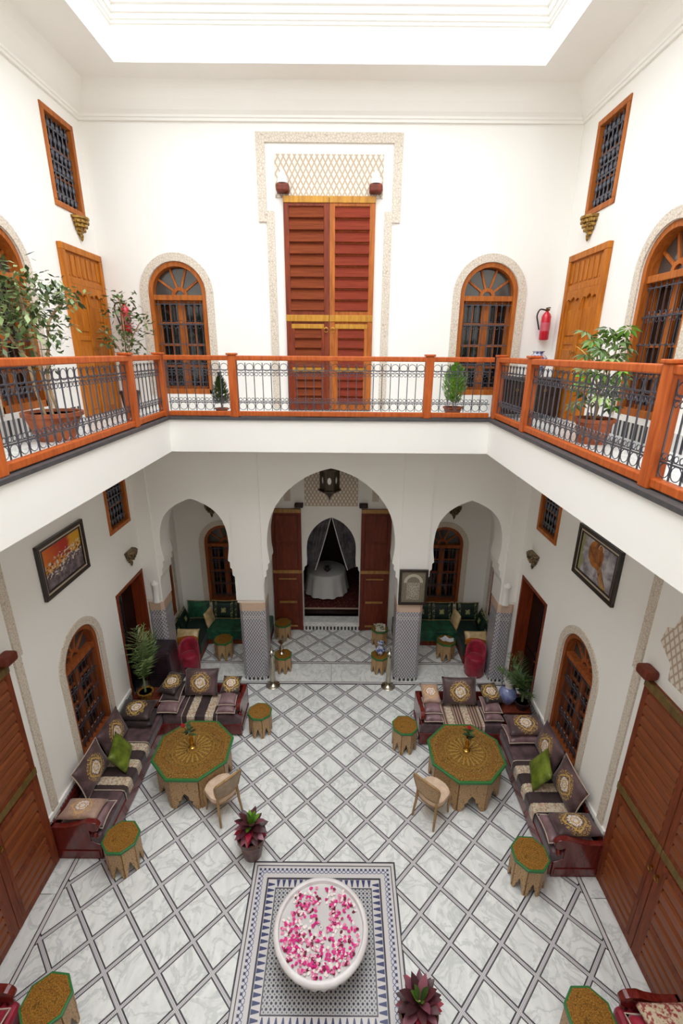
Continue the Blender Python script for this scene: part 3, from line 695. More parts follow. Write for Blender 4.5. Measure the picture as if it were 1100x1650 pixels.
# ------------------------------------------------------------ dark doorways on the ground floor
for s in (1, -1):
    y0, y1 = LD[s]; h = 2.64; w = y1 - y0
    t = link('door_3' if s > 0 else 'door_4', None, None, (-s * XW, (y0 + y1) / 2, .02), (0, 0, s * PI / 2))
    struct(t, 'dark open doorway with a red wooden jamb beside the %s' % ('plum cabinet' if s > 0 else 'blue vase'))
    for q in (-1, 1): a, b = sorted((q * w / 2, q * (w / 2 - .06))); B(a, b, -.012, .24, 0, h - .062).build('jamb', 'wood_red', t, bevel=.005)
    B(-w / 2, w / 2, -.012, .24, h - .062, h - .002).build('lintel', 'wood_red', t, bevel=.005)
    lf = B(-w / 2 + .003, w / 2 - .003, .241, .28, -.003, h - .003).build('door_leaf', 'black_gloss', t)  # black leaf fills the open doorway in place of its dark interior
    for a, b in ((.1, 1.1), (1.25, 2.45)):
        for q in (-1, 1):
            c, d = sorted((q * .03, q * (w / 2 - .12))); B(c, d, .228, .242, a, b).build('leaf_panel', 'glass', lf)
    MB().tube([(.06, .235, 1.1), (.06, .19, 1.1), (.15, .19, 1.1)], .009, 6).build('door_handle', 'brass', lf)

# ------------------------------------------------------------ tall louvred double doors
def louvre_leaf(t, s, w, h, wm, sm, slat_me, bm='brass_band', bz0=1.46, strap='brass_band'):
    """one leaf: x from 0 to s*w/2, standing proud of the wall; returns its root part"""
    xa, xb = sorted((s * .004, s * w / 2)); lw = xb - xa; st = .085
    bz1 = bz0 + .10
    leaf = B(xa, xb, -.035, .0, .02, h).build('door_leaf', wm, t)
    for a in (xa, xb - st): B(a, a + st, -.06, -.03, .02, h - .09).build('stile', wm, leaf, bevel=.004)
    B(xa, xb, -.07, -.03, h - .09, h).build('brass_band', bm, leaf, bevel=.004)
    B(xa, xb, -.07, -.03, bz0, bz1).build('brass_band', bm, leaf, bevel=.004)
    B(xa + st, xb - st, -.056, -.03, bz1, bz1 + .06).build('rail', wm, leaf)
    B(xa + st, xb - st, -.056, -.03, h - .13, h - .09).build('rail', wm, leaf)
    n = 9; z0, z1 = bz1 + .06, h - .13; p = (z1 - z0) / n
    for k in range(n):
        link('slat', slat_me['up'], leaf, ((xa + xb) / 2, -.03, z0 + p * k), None, 0, (1, 1, p))
    # wicket door in the lower part
    z0, z1 = .05, bz0 - .02
    wk = B(xa + st, xb - st, -.05, -.03, z0, z1).build('wicket_door', wm, leaf) if False else None
    q = st + .03
    B(xa + st, xb - st, -.066, -.03, z1 - .09, z1 - .02).build('brass_strap', strap, leaf, bevel=.003)
    B(xa + st, xb - st, -.066, -.03, .66, .73).build('brass_strap', strap, leaf, bevel=.003)
    B(xa + st, xb - st, -.056, -.03, .02, .12).build('rail', wm, leaf)
    for a in (xa + st, xb - st - .05): B(a, a + .05, -.062, -.03, .12, z1 - .09).build('wicket_stile', wm, leaf)
    for (a, b, m) in ((.12, .66, 4), (.73, z1 - .09, 4)):
        p = (b - a) / m
        for k in range(m): link('slat', slat_me['lo'], leaf, ((xa + xb) / 2, -.03, a + p * k), None, 0, (1, 1, p))
    kb = MB(); kx = s * .055; kb.ring((kx, -.085, 1.33), .035, .006, 'y', 12, 5); kb.tube([(kx, -.06, 1.365), (kx, -.10, 1.365)], .014, 8)
    kb.build('knocker', 'brass', leaf, 40)
    return leaf
def slats(w, sm, raised=False):
    hu = (w / 2 - 2 * .085) / 2 - .002; hl_ = hu - .05
    pr = [(0, .04), (-.034, .10), (-.034, .68), (-.012, .90), (0, .92)] if raised else [(0, .02), (-.04, .02), (-.046, .07), (-.004, .97), (0, .97)]
    f = lambda q: MB().prism(pr, -q, q, 'yz').mesh('slat', sm)
    return dict(up=f(hu), lo=f(hl_))
def corner_cap(t, x, z, up=True):
    c = B(x - .10, x + .10, -.16, .0, z, z + .12).build('pivot_block', 'wood_dark', t, bevel=.03)
    if up: MB().lathe([(.085, 0), (.08, .06), (.045, .14), (.012, .19), (0, .2)], 12, (x, -.085, z + .12)).build('pivot_finial', 'white_ceramic', c, 40)
t = thing('louvred_door', 'tall louvred double door with brass bands on the upper back wall', 'door', (-.025, YB, ZF + .004)); DW, DH = 1.43, 3.25
louvre_leaf(t, -1, DW, DH, 'wood_red', 'wood_slat', slats(DW, 'wood_slat'))
louvre_leaf(t, 1, DW, DH, 'wood_orange', 'wood_redslat', slats(DW, 'wood_redslat'))
for s in (-1, 1): corner_cap(t, s * .71, DH + .03)
def stepped_border(x, y, z, rz, top, side, key, hb):
    """carved stucco border: hat-shaped band around a tall door, x/z relative to the door foot"""
    a, b, c, d = 1.105, .975, .86 + .0, .98
    zt, zi, zs = top, top - .13, side
    out = [(-d, hb), (-d, zs), (-a, zs), (-a, zt), (a, zt), (a, zs), (d, zs), (d, hb), (c, hb), (c, zs + .15), (b, zs + .15), (b, zi), (-b, zi), (-b, zs + .15), (-c, zs + .15), (-c, hb)]
    o = MB().prism(out, -.028, 0, 'xz').build(key, 'stucco'); o.location = (x, y, z); o.rotation_euler = (0, 0, rz); return struct(o)
stepped_border(-.025, YB, ZF, 0, 4.08, 2.91, 'trim_3', .05)['label'] = 'hat shaped carved stucco border around the upper door'
o = struct(B(-.86, .80, YB - .015, YB, 8.99, 9.56).build('trim_4', 'lace'), 'carved lattice stucco panel over the upper door')
# ground floor side doors
DOORY = {1: 3.72, -1: 3.58}
for s in (1, -1):
    w = 1.70
    t = thing('louvred_door', 'tall brown louvred double door beside the %s stool and plum sofa' % ('left hand' if False else ('sofa under the orange painting' if s > 0 else 'sofa under the brown painting')), 'door', (-s * XW, DOORY[s], 0.0), s * PI / 2)
    t['label'] = 'tall brown louvred double door on the wall with the %s painting' % ('orange' if s > 0 else 'brown')
    louvre_leaf(t, -1, w, DH, 'wood_brown', 'wood_brownslat', slats(w, 'wood_brownslat', True), 'band_olive', 1.60, 'wood_brown')
    louvre_leaf(t, 1, w, DH, 'wood_brown', 'wood_brownslat', slats(w, 'wood_brownslat', True), 'band_olive', 1.60, 'wood_brown')
    for q in (-1, 1): corner_cap(t, q * .83, DH + .04, False)
    k = 'trim_5' if s > 0 else 'trim_6'
    a = MB(); P = []
    c, d, e = 1.00, 1.12, 1.24
    for q in (-1, 1):
        x0, x1 = sorted((q * c, q * d)); a.box(x0, x1, -.025, 0, .05, 3.18)
        x0, x1 = sorted((q * d - q * .0, q * (e - .06))); a.box(min(q * 1.04, q * 1.16), max(q * 1.04, q * 1.16), -.025, 0, 3.18, 4.7)
    o = a.build(k, 'stucco'); o.location = (-s * XW, DOORY[s], 0); o.rotation_euler = (0, 0, s * PI / 2); struct(o, 'carved stucco border beside the tall brown door')
    o = MB().prism([(-.84, 3.75), (-.80, 3.95), (-.70, 4.0), (-.62, 4.3), (-.55, 4.7), (.55, 4.7), (.62, 4.3), (.70, 4.0), (.80, 3.95), (.84, 3.75), (.62, 3.6), (.6, 3.42), (-.6, 3.42), (-.62, 3.6)], -.015, 0, 'xz').build('trim_%d' % (7 if s > 0 else 8), 'lace')
    o.location = (-s * XW, DOORY[s], 0); o.rotation_euler = (0, 0, s * PI / 2); struct(o, 'carved lattice stucco panel over the tall brown door')
# folded-open leaves on the rear wall of the alcove
for s in (-1, 1):
    t = thing('open_door_leaf', 'open red brown panelled door leaf beside the curtained arch, %s' % ('near the silver vase' if s < 0 else 'near the blue and white vase'), 'door', (s * .71 - .04, YR - .004, .0))
    w = .71; h = 3.27; a, b = sorted((0, s * w))
    lf = B(a, b, -.05, -.01, .02, h).build('leaf_board', 'wood_dark', t)
    for x in (a, b - .075): B(x, x + .075, -.07, -.04, .02, h - .09).build('stile', 'wood_dark', t, bevel=.004)
    for z0, z1, m in ((h - .09, h, 'brass_aged'), (1.62, 1.70, 'brass_aged'), (1.45, 1.48, 'brass_aged'), (.80, .85, 'brass_aged'), (.12, .16, 'brass_aged')):
        q = 0 if z1 - z0 > .06 else .14
        B(a + q, b - q, -.08, -.04, z0, z1).build('brass_strap', m, t, bevel=.003)
    for z0, z1 in ((.2, .78), (.9, 1.42), (1.75, 2.4), (2.46, 3.12)): B(a + .09, b - .09, -.066, -.04, z0, z1).build('door_panel', 'wood_dark', t, bevel=.012)
    B(s * .16 - .1 - s * .12, s * .16 + .1 - s * .12, -.15, .0, h + .05, h + .15).build('pivot_block', 'wood_black', t, bevel=.02)
struct(B(-.66, .58, YR - .015, YR, 3.33, 4.9).build('trim_9', 'lace'), 'carved lattice stucco panel above the curtained arch')
for s in (-1, 1):
    a, b = sorted((s * .95 - .04, s * 1.1 - .04)); struct(B(a, b, YR - .02, YR, 3.45, 4.9).build('trim_%d' % (10 if s < 0 else 11), 'stucco'), 'carved stucco band above the open door leaf')

# ------------------------------------------------------------ golden carved doors on the gallery
def make_gallery_door(label, loc, rz):
    t = thing('carved_door', label, 'door', loc, rz); w, h = 1.14, 2.4
    for q in (-1, 1): a, b = sorted((q * w / 2, q * (w / 2 - .085))); B(a, b, -.07, 0, 0, h - .09).build('door_frame', 'wood_golden', t, bevel=.008)
    B(-w / 2, w / 2, -.07, 0, h - .09, h).build('door_frame', 'wood_golden', t, bevel=.008)
    wi = w / 2 - .085
    B(-wi, wi, -.03, 0, 1.95, h - .09).build('transom_panel', 'wood_golden', t)
    for k in range(7): x = -wi + .05 + k * (2 * wi - .1) / 6; B(x - .045, x + .045, -.042, -.03, 2.0, h - .12).build('transom_slat', 'wood_golden', t, bevel=.006)
    B(-wi, wi, -.055, 0, 1.89, 1.97).build('lintel_rail', 'wood_golden', t, bevel=.006)
    for s in (-1, 1):
        a, b = sorted((s * .004, s * wi)); lf = B(a, b, -.022, 0, .01, 1.89).build('door_leaf', 'wood_golden', t)
        for x in (a, b - .07): B(x, x + .07, -.045, -.02, .01, 1.89).build('stile', 'wood_golden', lf, bevel=.005)
        for z0, z1 in ((.10, .5), (.58, .64), (.70, 1.05), (1.12, 1.18), (1.25, 1.62)): B(a + .085, b - .085, -.036, -.02, z0, z1).build('raised_panel', 'wood_golden', lf, bevel=.012)
        m = (a + b) / 2; hw = (b - a) / 2
        sc = [(a, 1.89), (a, 1.60)] + [(a + (b - a) * i / 12, 1.70 + .05 * abs(math.sin(PI * i / 4)) + .05 * math.sin(PI * i / 12)) for i in range(1, 12)] + [(b, 1.60), (b, 1.89)]
        MB().prism(sc, -.056, -.03, 'xz').build('scalloped_valance', 'wood_golden', lf, bevel=.004)
        MB().ring((s * .05, -.06, 1.0), .03, .005, 'y', 10, 4).build('pull_ring', 'brass', lf)
    return t
make_gallery_door('golden carved double door behind the potted fig and hose reel side', (-XW, 7.82, ZF + .004), PI / 2)['label'] = 'golden carved wooden door between the ficus window and the corner plant'
make_gallery_door('golden carved wooden door beside the dark console and blue patterned vase', (XW, 7.53, ZF + .004), -PI / 2)

# ------------------------------------------------------------ wall brackets
def make_bracket(label, loc, rz, m, sc=1.0):
    t = thing('wall_bracket', label, 'wall bracket', loc, rz, None)
    half = lambda r: [(r * math.cos(PI + PI * i / 6), r * math.sin(PI + PI * i / 6)) for i in range(7)]
    for k, (r, z0, z1) in enumerate(((.17, .20, .235), (.145, .15, .20), (.12, .10, .15), (.09, .05, .10), (.055, .0, .05))):
        MB().prism([(x * sc, y * sc) for x, y in half(r)], z0 * sc, z1 * sc, 'xy').build('bracket_tier', m, t, bevel=.006)
        if 0 < k < 4:
            for i in range(5):
                a = PI + PI * (i + .5) / 5; MB().lathe([(0, -.02), (.018, 0), (.018, .03), (0, .04)], 6, (r * 1.0 * math.cos(a) * sc, r * 1.0 * math.sin(a) * sc, z0 * sc + .005)).build('bracket_drop', m, t)
    MB().lathe([(0, -.09), (.02, -.06), (.03, -.02), (.03, 0)], 8, (0, -.035, 0)).build('bracket_pendant', m, t, 40)
    return t
make_bracket('gilded carved wall bracket above the golden door beside the ficus', (-XW, 7.93, 8.36), PI / 2, 'carved_gold')
make_bracket('gilded carved wall bracket above the golden door beside the console', (XW, 7.66, 8.36), -PI / 2, 'carved_gold')
make_bracket('dark carved wall bracket above the doorway beside the plum cabinet', (-XW, 7.93, 3.0), PI / 2, 'carved_dark')
make_bracket('dark carved wall bracket above the doorway beside the blue vase', (XW, 7.8, 3.06), -PI / 2, 'carved_dark')
for s in (-1, 1):
    nm = 'silver vase side' if s < 0 else 'engraving side'
    make_bracket('dark carved wall bracket high on the alcove rear wall, %s' % nm, (s * 2.84, YR, 3.12), 0, 'carved_dark')

# ------------------------------------------------------------ paintings
def make_painting(label, loc, rz, w, h, m, fw=.055, liner=True, fm='frame_black'):
    t = thing('framed_painting' if liner else 'framed_engraving', label, 'painting' if liner else 'picture', loc, rz)
    for z0, z1 in ((0, fw), (h - fw, h)): B(-w / 2, w / 2, -.05, -.0, z0, z1).build('frame_rail', fm, t, bevel=.006)
    for q in (-1, 1): a, b = sorted((q * w / 2, q * (w / 2 - fw))); B(a, b, -.05, 0, fw, h - fw).build('frame_stile', fm, t, bevel=.006)
    if liner:
        k = fw
        b = MB().prism(rect_poly(-w / 2 + k, w / 2 - k, k, h - k), -.03, -.005, 'xz', [rect_poly(-w / 2 + k + .03, w / 2 - k - .03, k + .03, h - k - .03)]); b.build('liner', 'mat_board', t)
        k += .03; MB().prism(rect_poly(-w / 2 + k, w / 2 - k, k, h - k), -.036, -.005, 'xz', [rect_poly(-w / 2 + k + .02, w / 2 - k - .02, k + .02, h - k - .02)]).build('inner_fillet', fm, t); fw = k + .02
    c = link('canvas', B(-w / 2 + fw, w / 2 - fw, -.02, -.004, -h / 2 + fw, h / 2 - fw).mesh('canvas', m), t, (0, 0, h / 2))
    return t
make_painting('framed abstract village painting with an orange and yellow sky', (-XW, 6.04, 3.55), PI / 2, 1.12, .79, 'village')
make_painting('framed abstract painting of a brown rounded form on grey', (XW, 5.89, 3.62), -PI / 2, 1.1, .78, 'lute')
make_painting('framed silvery engraving of an ornate archway hung on a tiled pillar', (1.645, YB - .045, 1.9), 0, .57, .78, 'engraving', .05, False)

# ------------------------------------------------------------ gallery balustrade
def baluster_mesh(p):
    b = MB(); z0, z1 = .0, .70
    b.box(-.0055, .0055, -.0055, .0055, z0, z1)
    for zc in (z1 - .065, z0 + .065): b.ring((p / 2, 0, zc), .055, .0048, 'y', 12, 3)
    for zc in (z1 - .165, z0 + .165):
        for q in (-1, 1): b.ring((p / 2 + q * .030, 0, zc), .024, .005, 'y', 8, 3)
        b.box(p / 2 - .055, p / 2 + .055, -.005, .005, zc + (.024 if zc > .3 else -.03), zc + (.03 if zc > .3 else -.024))
    return b.mesh('baluster', 'iron')
def balustrade(label, loc, rz, L, posts):
    """local x along the rail, posts = local x of post centres"""
    t = thing('balustrade', label, 'railing', loc, rz, None); H = .90
    B(0, L, -.055, .055, H - .075, H - .005).build('handrail', 'wood_rail', t, bevel=.012)
    B(0, L, -.04, .04, .015, .085).build('bottom_rail', 'wood_rail', t, bevel=.008)
    for z in (.215, .69): B(0, L, -.006, .006, z - .006, z + .006).build('iron_rail', 'iron', t)
    for x in posts:
        q = B(x - .06, x + .06, -.06, .06, 0, H).build('post', 'wood_rail', t, bevel=.01); B(x - .075, x + .075, -.075, .075, H, H + .03).build('post_cap', 'wood_rail', q, bevel=.008)
    edges = sorted(posts); ends = [(0 if edges[0] > .1 else None)]
    spans = [(edges[i] + .06, edges[i + 1] - .06) for i in range(len(edges) - 1)]
    if edges[0] > .2: spans.insert(0, (0.02, edges[0] - .06))
    if edges[-1] < L - .2: spans.append((edges[-1] + .06, L - .02))
    for a, b in spans:
        n = max(2, round((b - a) / .13)); p = (b - a) / n; me = baluster_mesh(p)
        for k in range(n): link('baluster', me, t, (a + k * p, 0, .095))
    return t
ZR = ZF + .035
balustrade('wood and iron balustrade in front of the tall upper door', (-2.44, 7.27, ZR), 0, 4.88, (1.0, 3.93))
balustrade('wood and iron balustrade beside the big terracotta ficus pot', (-2.53, 7.27, ZR), -PI / 2, 6.2, (0.0, 1.10, 3.68))
balustrade('wood and iron balustrade beside the umbrella plant and console', (2.55, 7.27, ZR), -PI / 2, 6.2, (0.0, 1.24, 3.82))

# ------------------------------------------------------------ soft furnishing helpers
_pm = {}
def pillow_mesh(w, h, t, m):
    k = (round(w, 3), round(h, 3), round(t, 3), m)
    if k in _pm: return _pm[k]
    n = 12; b = MB()
    for s in (1, -1):
        def fn(u, v):
            a, c = 2 * u - 1, 2 * v - 1
            x = w / 2 * a * (1 - .07 * (1 - c * c)); y = h / 2 * c * (1 - .07 * (1 - a * a))
            z = s * t / 2 * ((1 - a ** 4) * (1 - c ** 4)) ** .55; return (x, y, z)
        b.grid(fn, n, n)
    me = b.mesh('pillow', m, None, False); bm = bmesh.new(); bm.from_mesh(me); bmesh.ops.remove_doubles(bm, verts=bm.verts, dist=1e-5); bmesh.ops.recalc_face_normals(bm, faces=bm.faces); bm.to_mesh(me); bm.free()
    me.shade_smooth(); _pm[k] = me; return me
def pil(x, y, z, w, h, t, m, rot, label, group=None, trim=None):
    o = link('cushion', pillow_mesh(w, h, t, m), None, (x, y, z), tuple(R(a) for a in rot)); tag(o, label, 'cushion', group)
    if trim:
        b = MB(); P = []
        for (a, c) in [(-1 + 2 * i / 8, -1) for i in range(8)] + [(1, -1 + 2 * i / 8) for i in range(8)] + [(1 - 2 * i / 8, 1) for i in range(8)] + [(-1, 1 - 2 * i / 8) for i in range(8)]:
            P.append((w / 2 * a * (1 - .07 * (1 - c * c)), h / 2 * c * (1 - .07 * (1 - a * a)), 0))
        b.tube(P, .008, 4, True); b.build('piping', trim, o)
    return o
def softbox(x0, x1, y0, y1, z0, z1, name, m, par, bv=.05):
    return B(x0, x1, y0, y1, z0, z1).build(name, m, par, bevel=bv)
def arm_poly(D):
    c = [(.11 + .085 * math.cos(a), .60 + .085 * math.sin(a)) for a in [R(100 + 24 * i) for i in range(10)]]
    return [(D, 0), (D, .60), (D * .7, .60), (D * .45, .645), (.2, .69)] + c + [(.17, .50), (.17, .34), (.10, .30), (.05, .28), (.05, 0)]
def bench(label, loc, rz, L, D, arms, seat='plum', group=None, frame='mahogany'):
    t = thing('sofa', label, 'sofa', loc, rz, group)
    B(.02, L - .02, .03, D - .01, .03, .22).build('plinth', frame, t)
    B(0, L, .0, .035, .05, .27).build('front_rail', frame, t, bevel=.008)
    B(0, L, D - .04, D, .03, .60).build('back_rail', frame, t, bevel=.008)
    softbox(.01, L - .01, .015, D - .045, .21, .45, 'seat_mattress', seat, t)
    for a in arms:
        x0 = .0 if a == 0 else L - .075
        ar = MB().prism(arm_poly(D), x0, x0 + .075, 'yz').build('arm_panel', frame, t, bevel=.008)
        MB().lathe([(0, -.04), (.035, -.02), (.045, .02), (.03, .06), (0, .075)], 10, (x0 + .037, .11, .40)).build('arm_turning', frame, ar, 50)
        q = -.012 if a == 0 else .075
        B(x0 + q, x0 + q + .012, .08, D - .03, .06, .17).build('arm_moulding', frame, ar, bevel=.004)
    return t
def throw(label, loc, rz, L, D, m, drop=.17):
    """runner lying over the seat and its front edge; local x along the bench, y from the front"""
    prof = [(-.012, .45 - drop), (-.012, .40), (.004, .445), (.05, .462), (D, .462)]
    inn = [(D, .452), (.055, .452), (.012, .438), (-.002, .40), (-.002, .45 - drop)]
    o = MB().prism([(y, z) for y, z in prof + inn], 0, L, 'yz').build('throw', m); o.location = loc; o.rotation_euler = (0, 0, rz)
    tag(o, label, 'throw')
    for x in (0, L):
        MB().tube([(x, y, z + .004) for y, z in prof], .007, 4).build('fringe', 'piping', o)
    return o
PB = 'embroidered plum cushions'
# ---- seating under the orange painting
bench('long plum velvet sofa against the wall with the orange painting', (-3.04, 4.59, 0), PI / 2, 2.33, .70, (0,))
bench('short plum velvet sofa in front of the dark plum cabinet', (-3.06, 6.80, 0), 0, 1.45, .72, (1,))
throw('striped floral throw over the long sofa below the orange painting', (-3.04, 5.28, 0), PI / 2, .92, .52, 'throw_stripe')
throw('striped floral throw over the short sofa in front of the plum cabinet', (-2.68, 6.80, 0), 0, .64, .58, 'throw_stripe')
pil(-3.36, 4.86, .515, .62, .42, .14, 'plum_satin', (0, 0, 0), 'plain plum cushion lying under the pale one beside the scrolled arm', None, 'piping')
pil(-3.40, 4.83, .645, .56, .36, .13, 'emblem_pale', (-8, 0, 0), 'pale embroidered cushion on the sofa arm below the orange painting')
pil(-3.575, 5.44, .72, .52, .70, .16, 'emblem_plum', (0, 73, 0), 'plum embroidered cushion leaning between the pale and green cushions by the orange painting', PB, 'piping')
pil(-3.575, 6.14, .72, .52, .70, .16, 'emblem_plum', (0, 73, 0), 'plum embroidered cushion leaning on the wall behind the green one, orange painting side', PB)
pil(-3.30, 5.80, .655, .44, .56, .15, 'green_satin', (0, 60, 14), 'shiny green satin cushion on the sofa below the orange painting')
pil(-3.40, 6.70, .525, .62, .44, .15, 'plum_dark', (0, 0, 0), 'dark plum cushion at the bottom of the corner pile by the palm with gold pot')
pil(-3.43, 6.73, .665, .62, .46, .13, 'emblem_dark', (6, 0, 0), 'embroidered dark cushion topping the corner pile by the palm with gold pot')
pil(-2.95, 7.02, .53, .40, .44, .15, 'plum_satin', (0, 0, 0), 'plum satin cushion under the pile between the throw and the palm with gold pot', None, 'piping')
pil(-2.96, 7.25, .64, .36, .5, .12, 'plum_dark', (8, 0, 0), 'plain dark cushion in the pile beside the palm with gold pot', None, 'piping')
pil(-3.0, 7.34, .755, .38, .52, .11, 'emblem_dark', (10, 0, -12), 'embroidered dark cushion topping the pile beside the palm with gold pot')
pil(-2.46, 7.40, .735, .66, .52, .17, 'emblem_plum', (62, 0, 0), 'large plum embroidered cushion standing above the dark striped throw', PB)
pil(-1.88, 6.98, .525, .34, .34, .14, 'plum_satin', (0, 0, 0), 'plum satin cushion at the bottom of the pile beside the corner stool', None, 'piping')
pil(-1.88, 7.10, .64, .33, .38, .12, 'plum_satin', (8, 0, 0), 'plum satin cushion in the middle of the pile beside the corner stool', None, 'piping')
pil(-1.87, 7.32, .745, .36, .40, .11, 'emblem_dark', (14, 0, 0), 'embroidered dark cushion topping the pile beside the carved stool')
# ---- seating under the brown painting
bench('long plum velvet sofa against the wall with the brown painting', (3.03, 6.62, 0), -PI / 2, 2.22, .71, (1,))
bench('short plum velvet sofa beside the blue glazed vase', (1.64, 6.62, 0), 0, 1.52, .74, (0,))
throw('striped floral throw over the long sofa below the brown painting', (3.03, 5.88, 0), -PI / 2, .90, .52, 'throw_stripe')
throw('pale striped floral throw over the short sofa near the blue vase', (2.06, 6.62, 0), 0, .72, .6, 'throw_pale')
pil(3.33, 4.70, .515, .62, .42, .14, 'plum_satin', (0, 0, 0), 'plain plum cushion lying under an embroidered one, brown painting side', None, 'piping')
pil(3.42, 4.66, .645, .62, .38, .13, 'emblem_plum', (-8, 0, 0), 'plum embroidered cushion on the sofa arm below the brown painting')
pil(3.585, 5.20, .72, .52, .70, .16, 'emblem_plum', (0, -73, 0), 'plum embroidered cushion leaning between the sofa arm and green cushion, brown painting side', PB, 'piping')
pil(3.585, 5.90, .72, .52, .70, .16, 'emblem_plum', (0, -73, 0), 'plum embroidered cushion leaning behind the green cushion, brown painting side', PB)
pil(3.31, 5.54, .655, .44, .56, .15, 'green_satin', (0, -58, -16), 'shiny green satin cushion on the sofa below the brown painting')
pil(3.39, 6.38, .525, .66, .42, .15, 'plum_satin', (0, 0, 0), 'plum satin cushion at the bottom of the corner pile below the blue vase', None, 'piping')
pil(3.40, 6.44, .665, .66, .44, .13, 'emblem_plum', (8, 0, 0), 'embroidered cushion topping the corner pile below the blue vase')
pil(1.88, 6.80, .525, .34, .32, .14, 'plum_satin', (0, 0, 0), 'plum satin cushion at the bottom of the pile under the pale cushion', None, 'piping')
pil(1.88, 6.92, .64, .33, .36, .12, 'plum_satin', (8, 0, 0), 'plum satin cushion in the middle of the pile under the pale cushion', None, 'piping')
pil(1.88, 7.12, .745, .34, .44, .11, 'emblem_pale', (12, 0, 0), 'pale embroidered cushion topping the pile on the short sofa arm')
pil(2.44, 7.20, .735, .66, .52, .17, 'emblem_plum', (62, 0, 0), 'large plum embroidered cushion standing above the pale striped throw', PB)
pil(2.96, 6.84, .525, .34, .34, .14, 'plum_satin', (0, 0, 0), 'plum satin cushion at the bottom of the pile beside the blue vase', None, 'piping')
pil(2.96, 6.95, .64, .33, .36, .12, 'plum_satin', (8, 0, 0), 'plum satin cushion in the middle of the pile beside the blue vase', None, 'piping')
pil(3.0, 7.14, .745, .36, .46, .11, 'emblem_dark', (12, 0, 8), 'embroidered dark cushion topping the pile beside the blue vase')
# ---- crimson sofas reaching into the frame
bench('crimson velvet sofa beyond the brown door on the orange painting side', (-3.03, .6, 0), PI / 2, 2.30, .63, (1,), 'red_velvet')
bench('crimson velvet sofa beyond the brown door on the brown painting side', (3.01, 2.90, 0), -PI / 2, 2.32, .64, (0,), 'red_velvet')
pil(-3.36, 2.56, .53, .6, .44, .15, 'red_velvet', (0, 0, 0), 'crimson cushion on the arm of the sofa on the orange painting side', None, 'piping')
pil(3.36, 2.56, .53, .6, .44, .15, 'red_velvet', (0, 0, 0), 'crimson cushion under the floral one on the brown painting side', None, 'piping')
pil(3.42, 2.62, .67, .56, .4, .13, 'throw_red', (-6, 0, 0), 'floral red and cream cushion on the crimson sofa arm')

# ------------------------------------------------------------ octagonal inlaid tables and stools
def oct_pts(ap, rot=0):
    r = ap / math.cos(PI / 8); return [(r * math.cos(PI / 8 + k * PI / 4 + rot), r * math.sin(PI / 8 + k * PI / 4 + rot)) for k in range(8)]
def make_octagon(name, label, cat, loc, ap, h, inl, group=None, rz=0):
    t = thing(name, label, cat, loc, rz, group)
    rim = .035 if ap > .4 else .022
    MB().prism(oct_pts(ap), h - .045, h - .004, 'xy', ).build('green_rim', 'green_edge', t, bevel=.006)
    link('inlaid_top', MB().prism(oct_pts(ap - rim), -.01, 0, 'xy').mesh('inlaid_top', inl), t, (0, 0, h))
    a2 = ap * .86; half = a2 * math.tan(PI / 8); th = .02 if ap < .4 else .03
    # one carved panel: pointed scalloped cut-out with two feet
    f = half * .52; z0 = .0; top = h - .045
    cut = [(half, top), (-half, top), (-half, 0), (-half * .72, 0), (-half * .66, .10 * top), (-half * .5, .16 * top), (-half * .52, .26 * top), (-half * .28, .30 * top), (-half * .26, .40 * top), (0, .52 * top),
           (half * .26, .40 * top), (half * .28, .30 * top), (half * .52, .26 * top), (half * .5, .16 * top), (half * .66, .10 * top), (half * .72, 0), (half, 0)]
    me = MB().prism(cut, -th, 0, 'xz').mesh('side_panel', 'carved')
    for k in range(8):
        a = k * PI / 4; link('side_panel', me, t, (a2 * math.sin(a) * 1, -a2 * math.cos(a), 0), (0, 0, a))
    MB().prism(oct_pts(a2 - th - .005), h - .30 * h, h - .046, 'xy').build('under_frame', 'wood_black', t)
    return t
make_octagon('octagonal_table', 'large octagonal inlaid table by the sofa below the orange painting', 'table', (-2.17, 5.90, 0), .60, .65, 'inlay_table')
make_octagon('octagonal_table', 'large octagonal inlaid table by the sofa below the brown painting', 'table', (2.24, 5.88, 0), .585, .65, 'inlay_table')
SG = 'octagonal inlaid stools'
st0 = make_octagon('octagonal_stool', 'octagonal inlaid stool by the sofa arm below the orange painting', 'stool', (-2.76, 4.55, 0), .23, .5, 'inlay_stool', SG)
for x, y, sc, lab in ((2.73, 4.37, 1, 'octagonal inlaid stool by the sofa arm below the brown painting'), (-1.28, 6.95, .92, 'octagonal inlaid stool beside the short sofa with the dark striped throw'),
                      (1.36, 6.62, .96, 'octagonal inlaid stool beside the short sofa with the pale striped throw'), (-2.76, 2.86, 1, 'octagonal inlaid stool by the crimson sofa on the orange painting side'),
                      (2.73, 2.78, 1, 'octagonal inlaid stool by the crimson sofa on the brown painting side'), (-1.07, 8.74, .82, 'octagonal stool carrying the silver vase'),
                      (1.07, 8.74, .82, 'octagonal stool carrying the blue and white vase'), (-1.22, 9.98, .86, 'bare octagonal stool in front of the open red door leaf'),
                      (1.15, 9.76, .86, 'octagonal stool carrying the magazines'), (-2.50, 9.22, .92, 'bare octagonal stool in front of the green sofa'), (2.64, 9.24, .92, 'octagonal stool carrying the blue papers')):
    c = clone(st0, (x, y, 0), random.uniform(-.1, .1), lab, SG); c.scale = (sc, sc, sc)

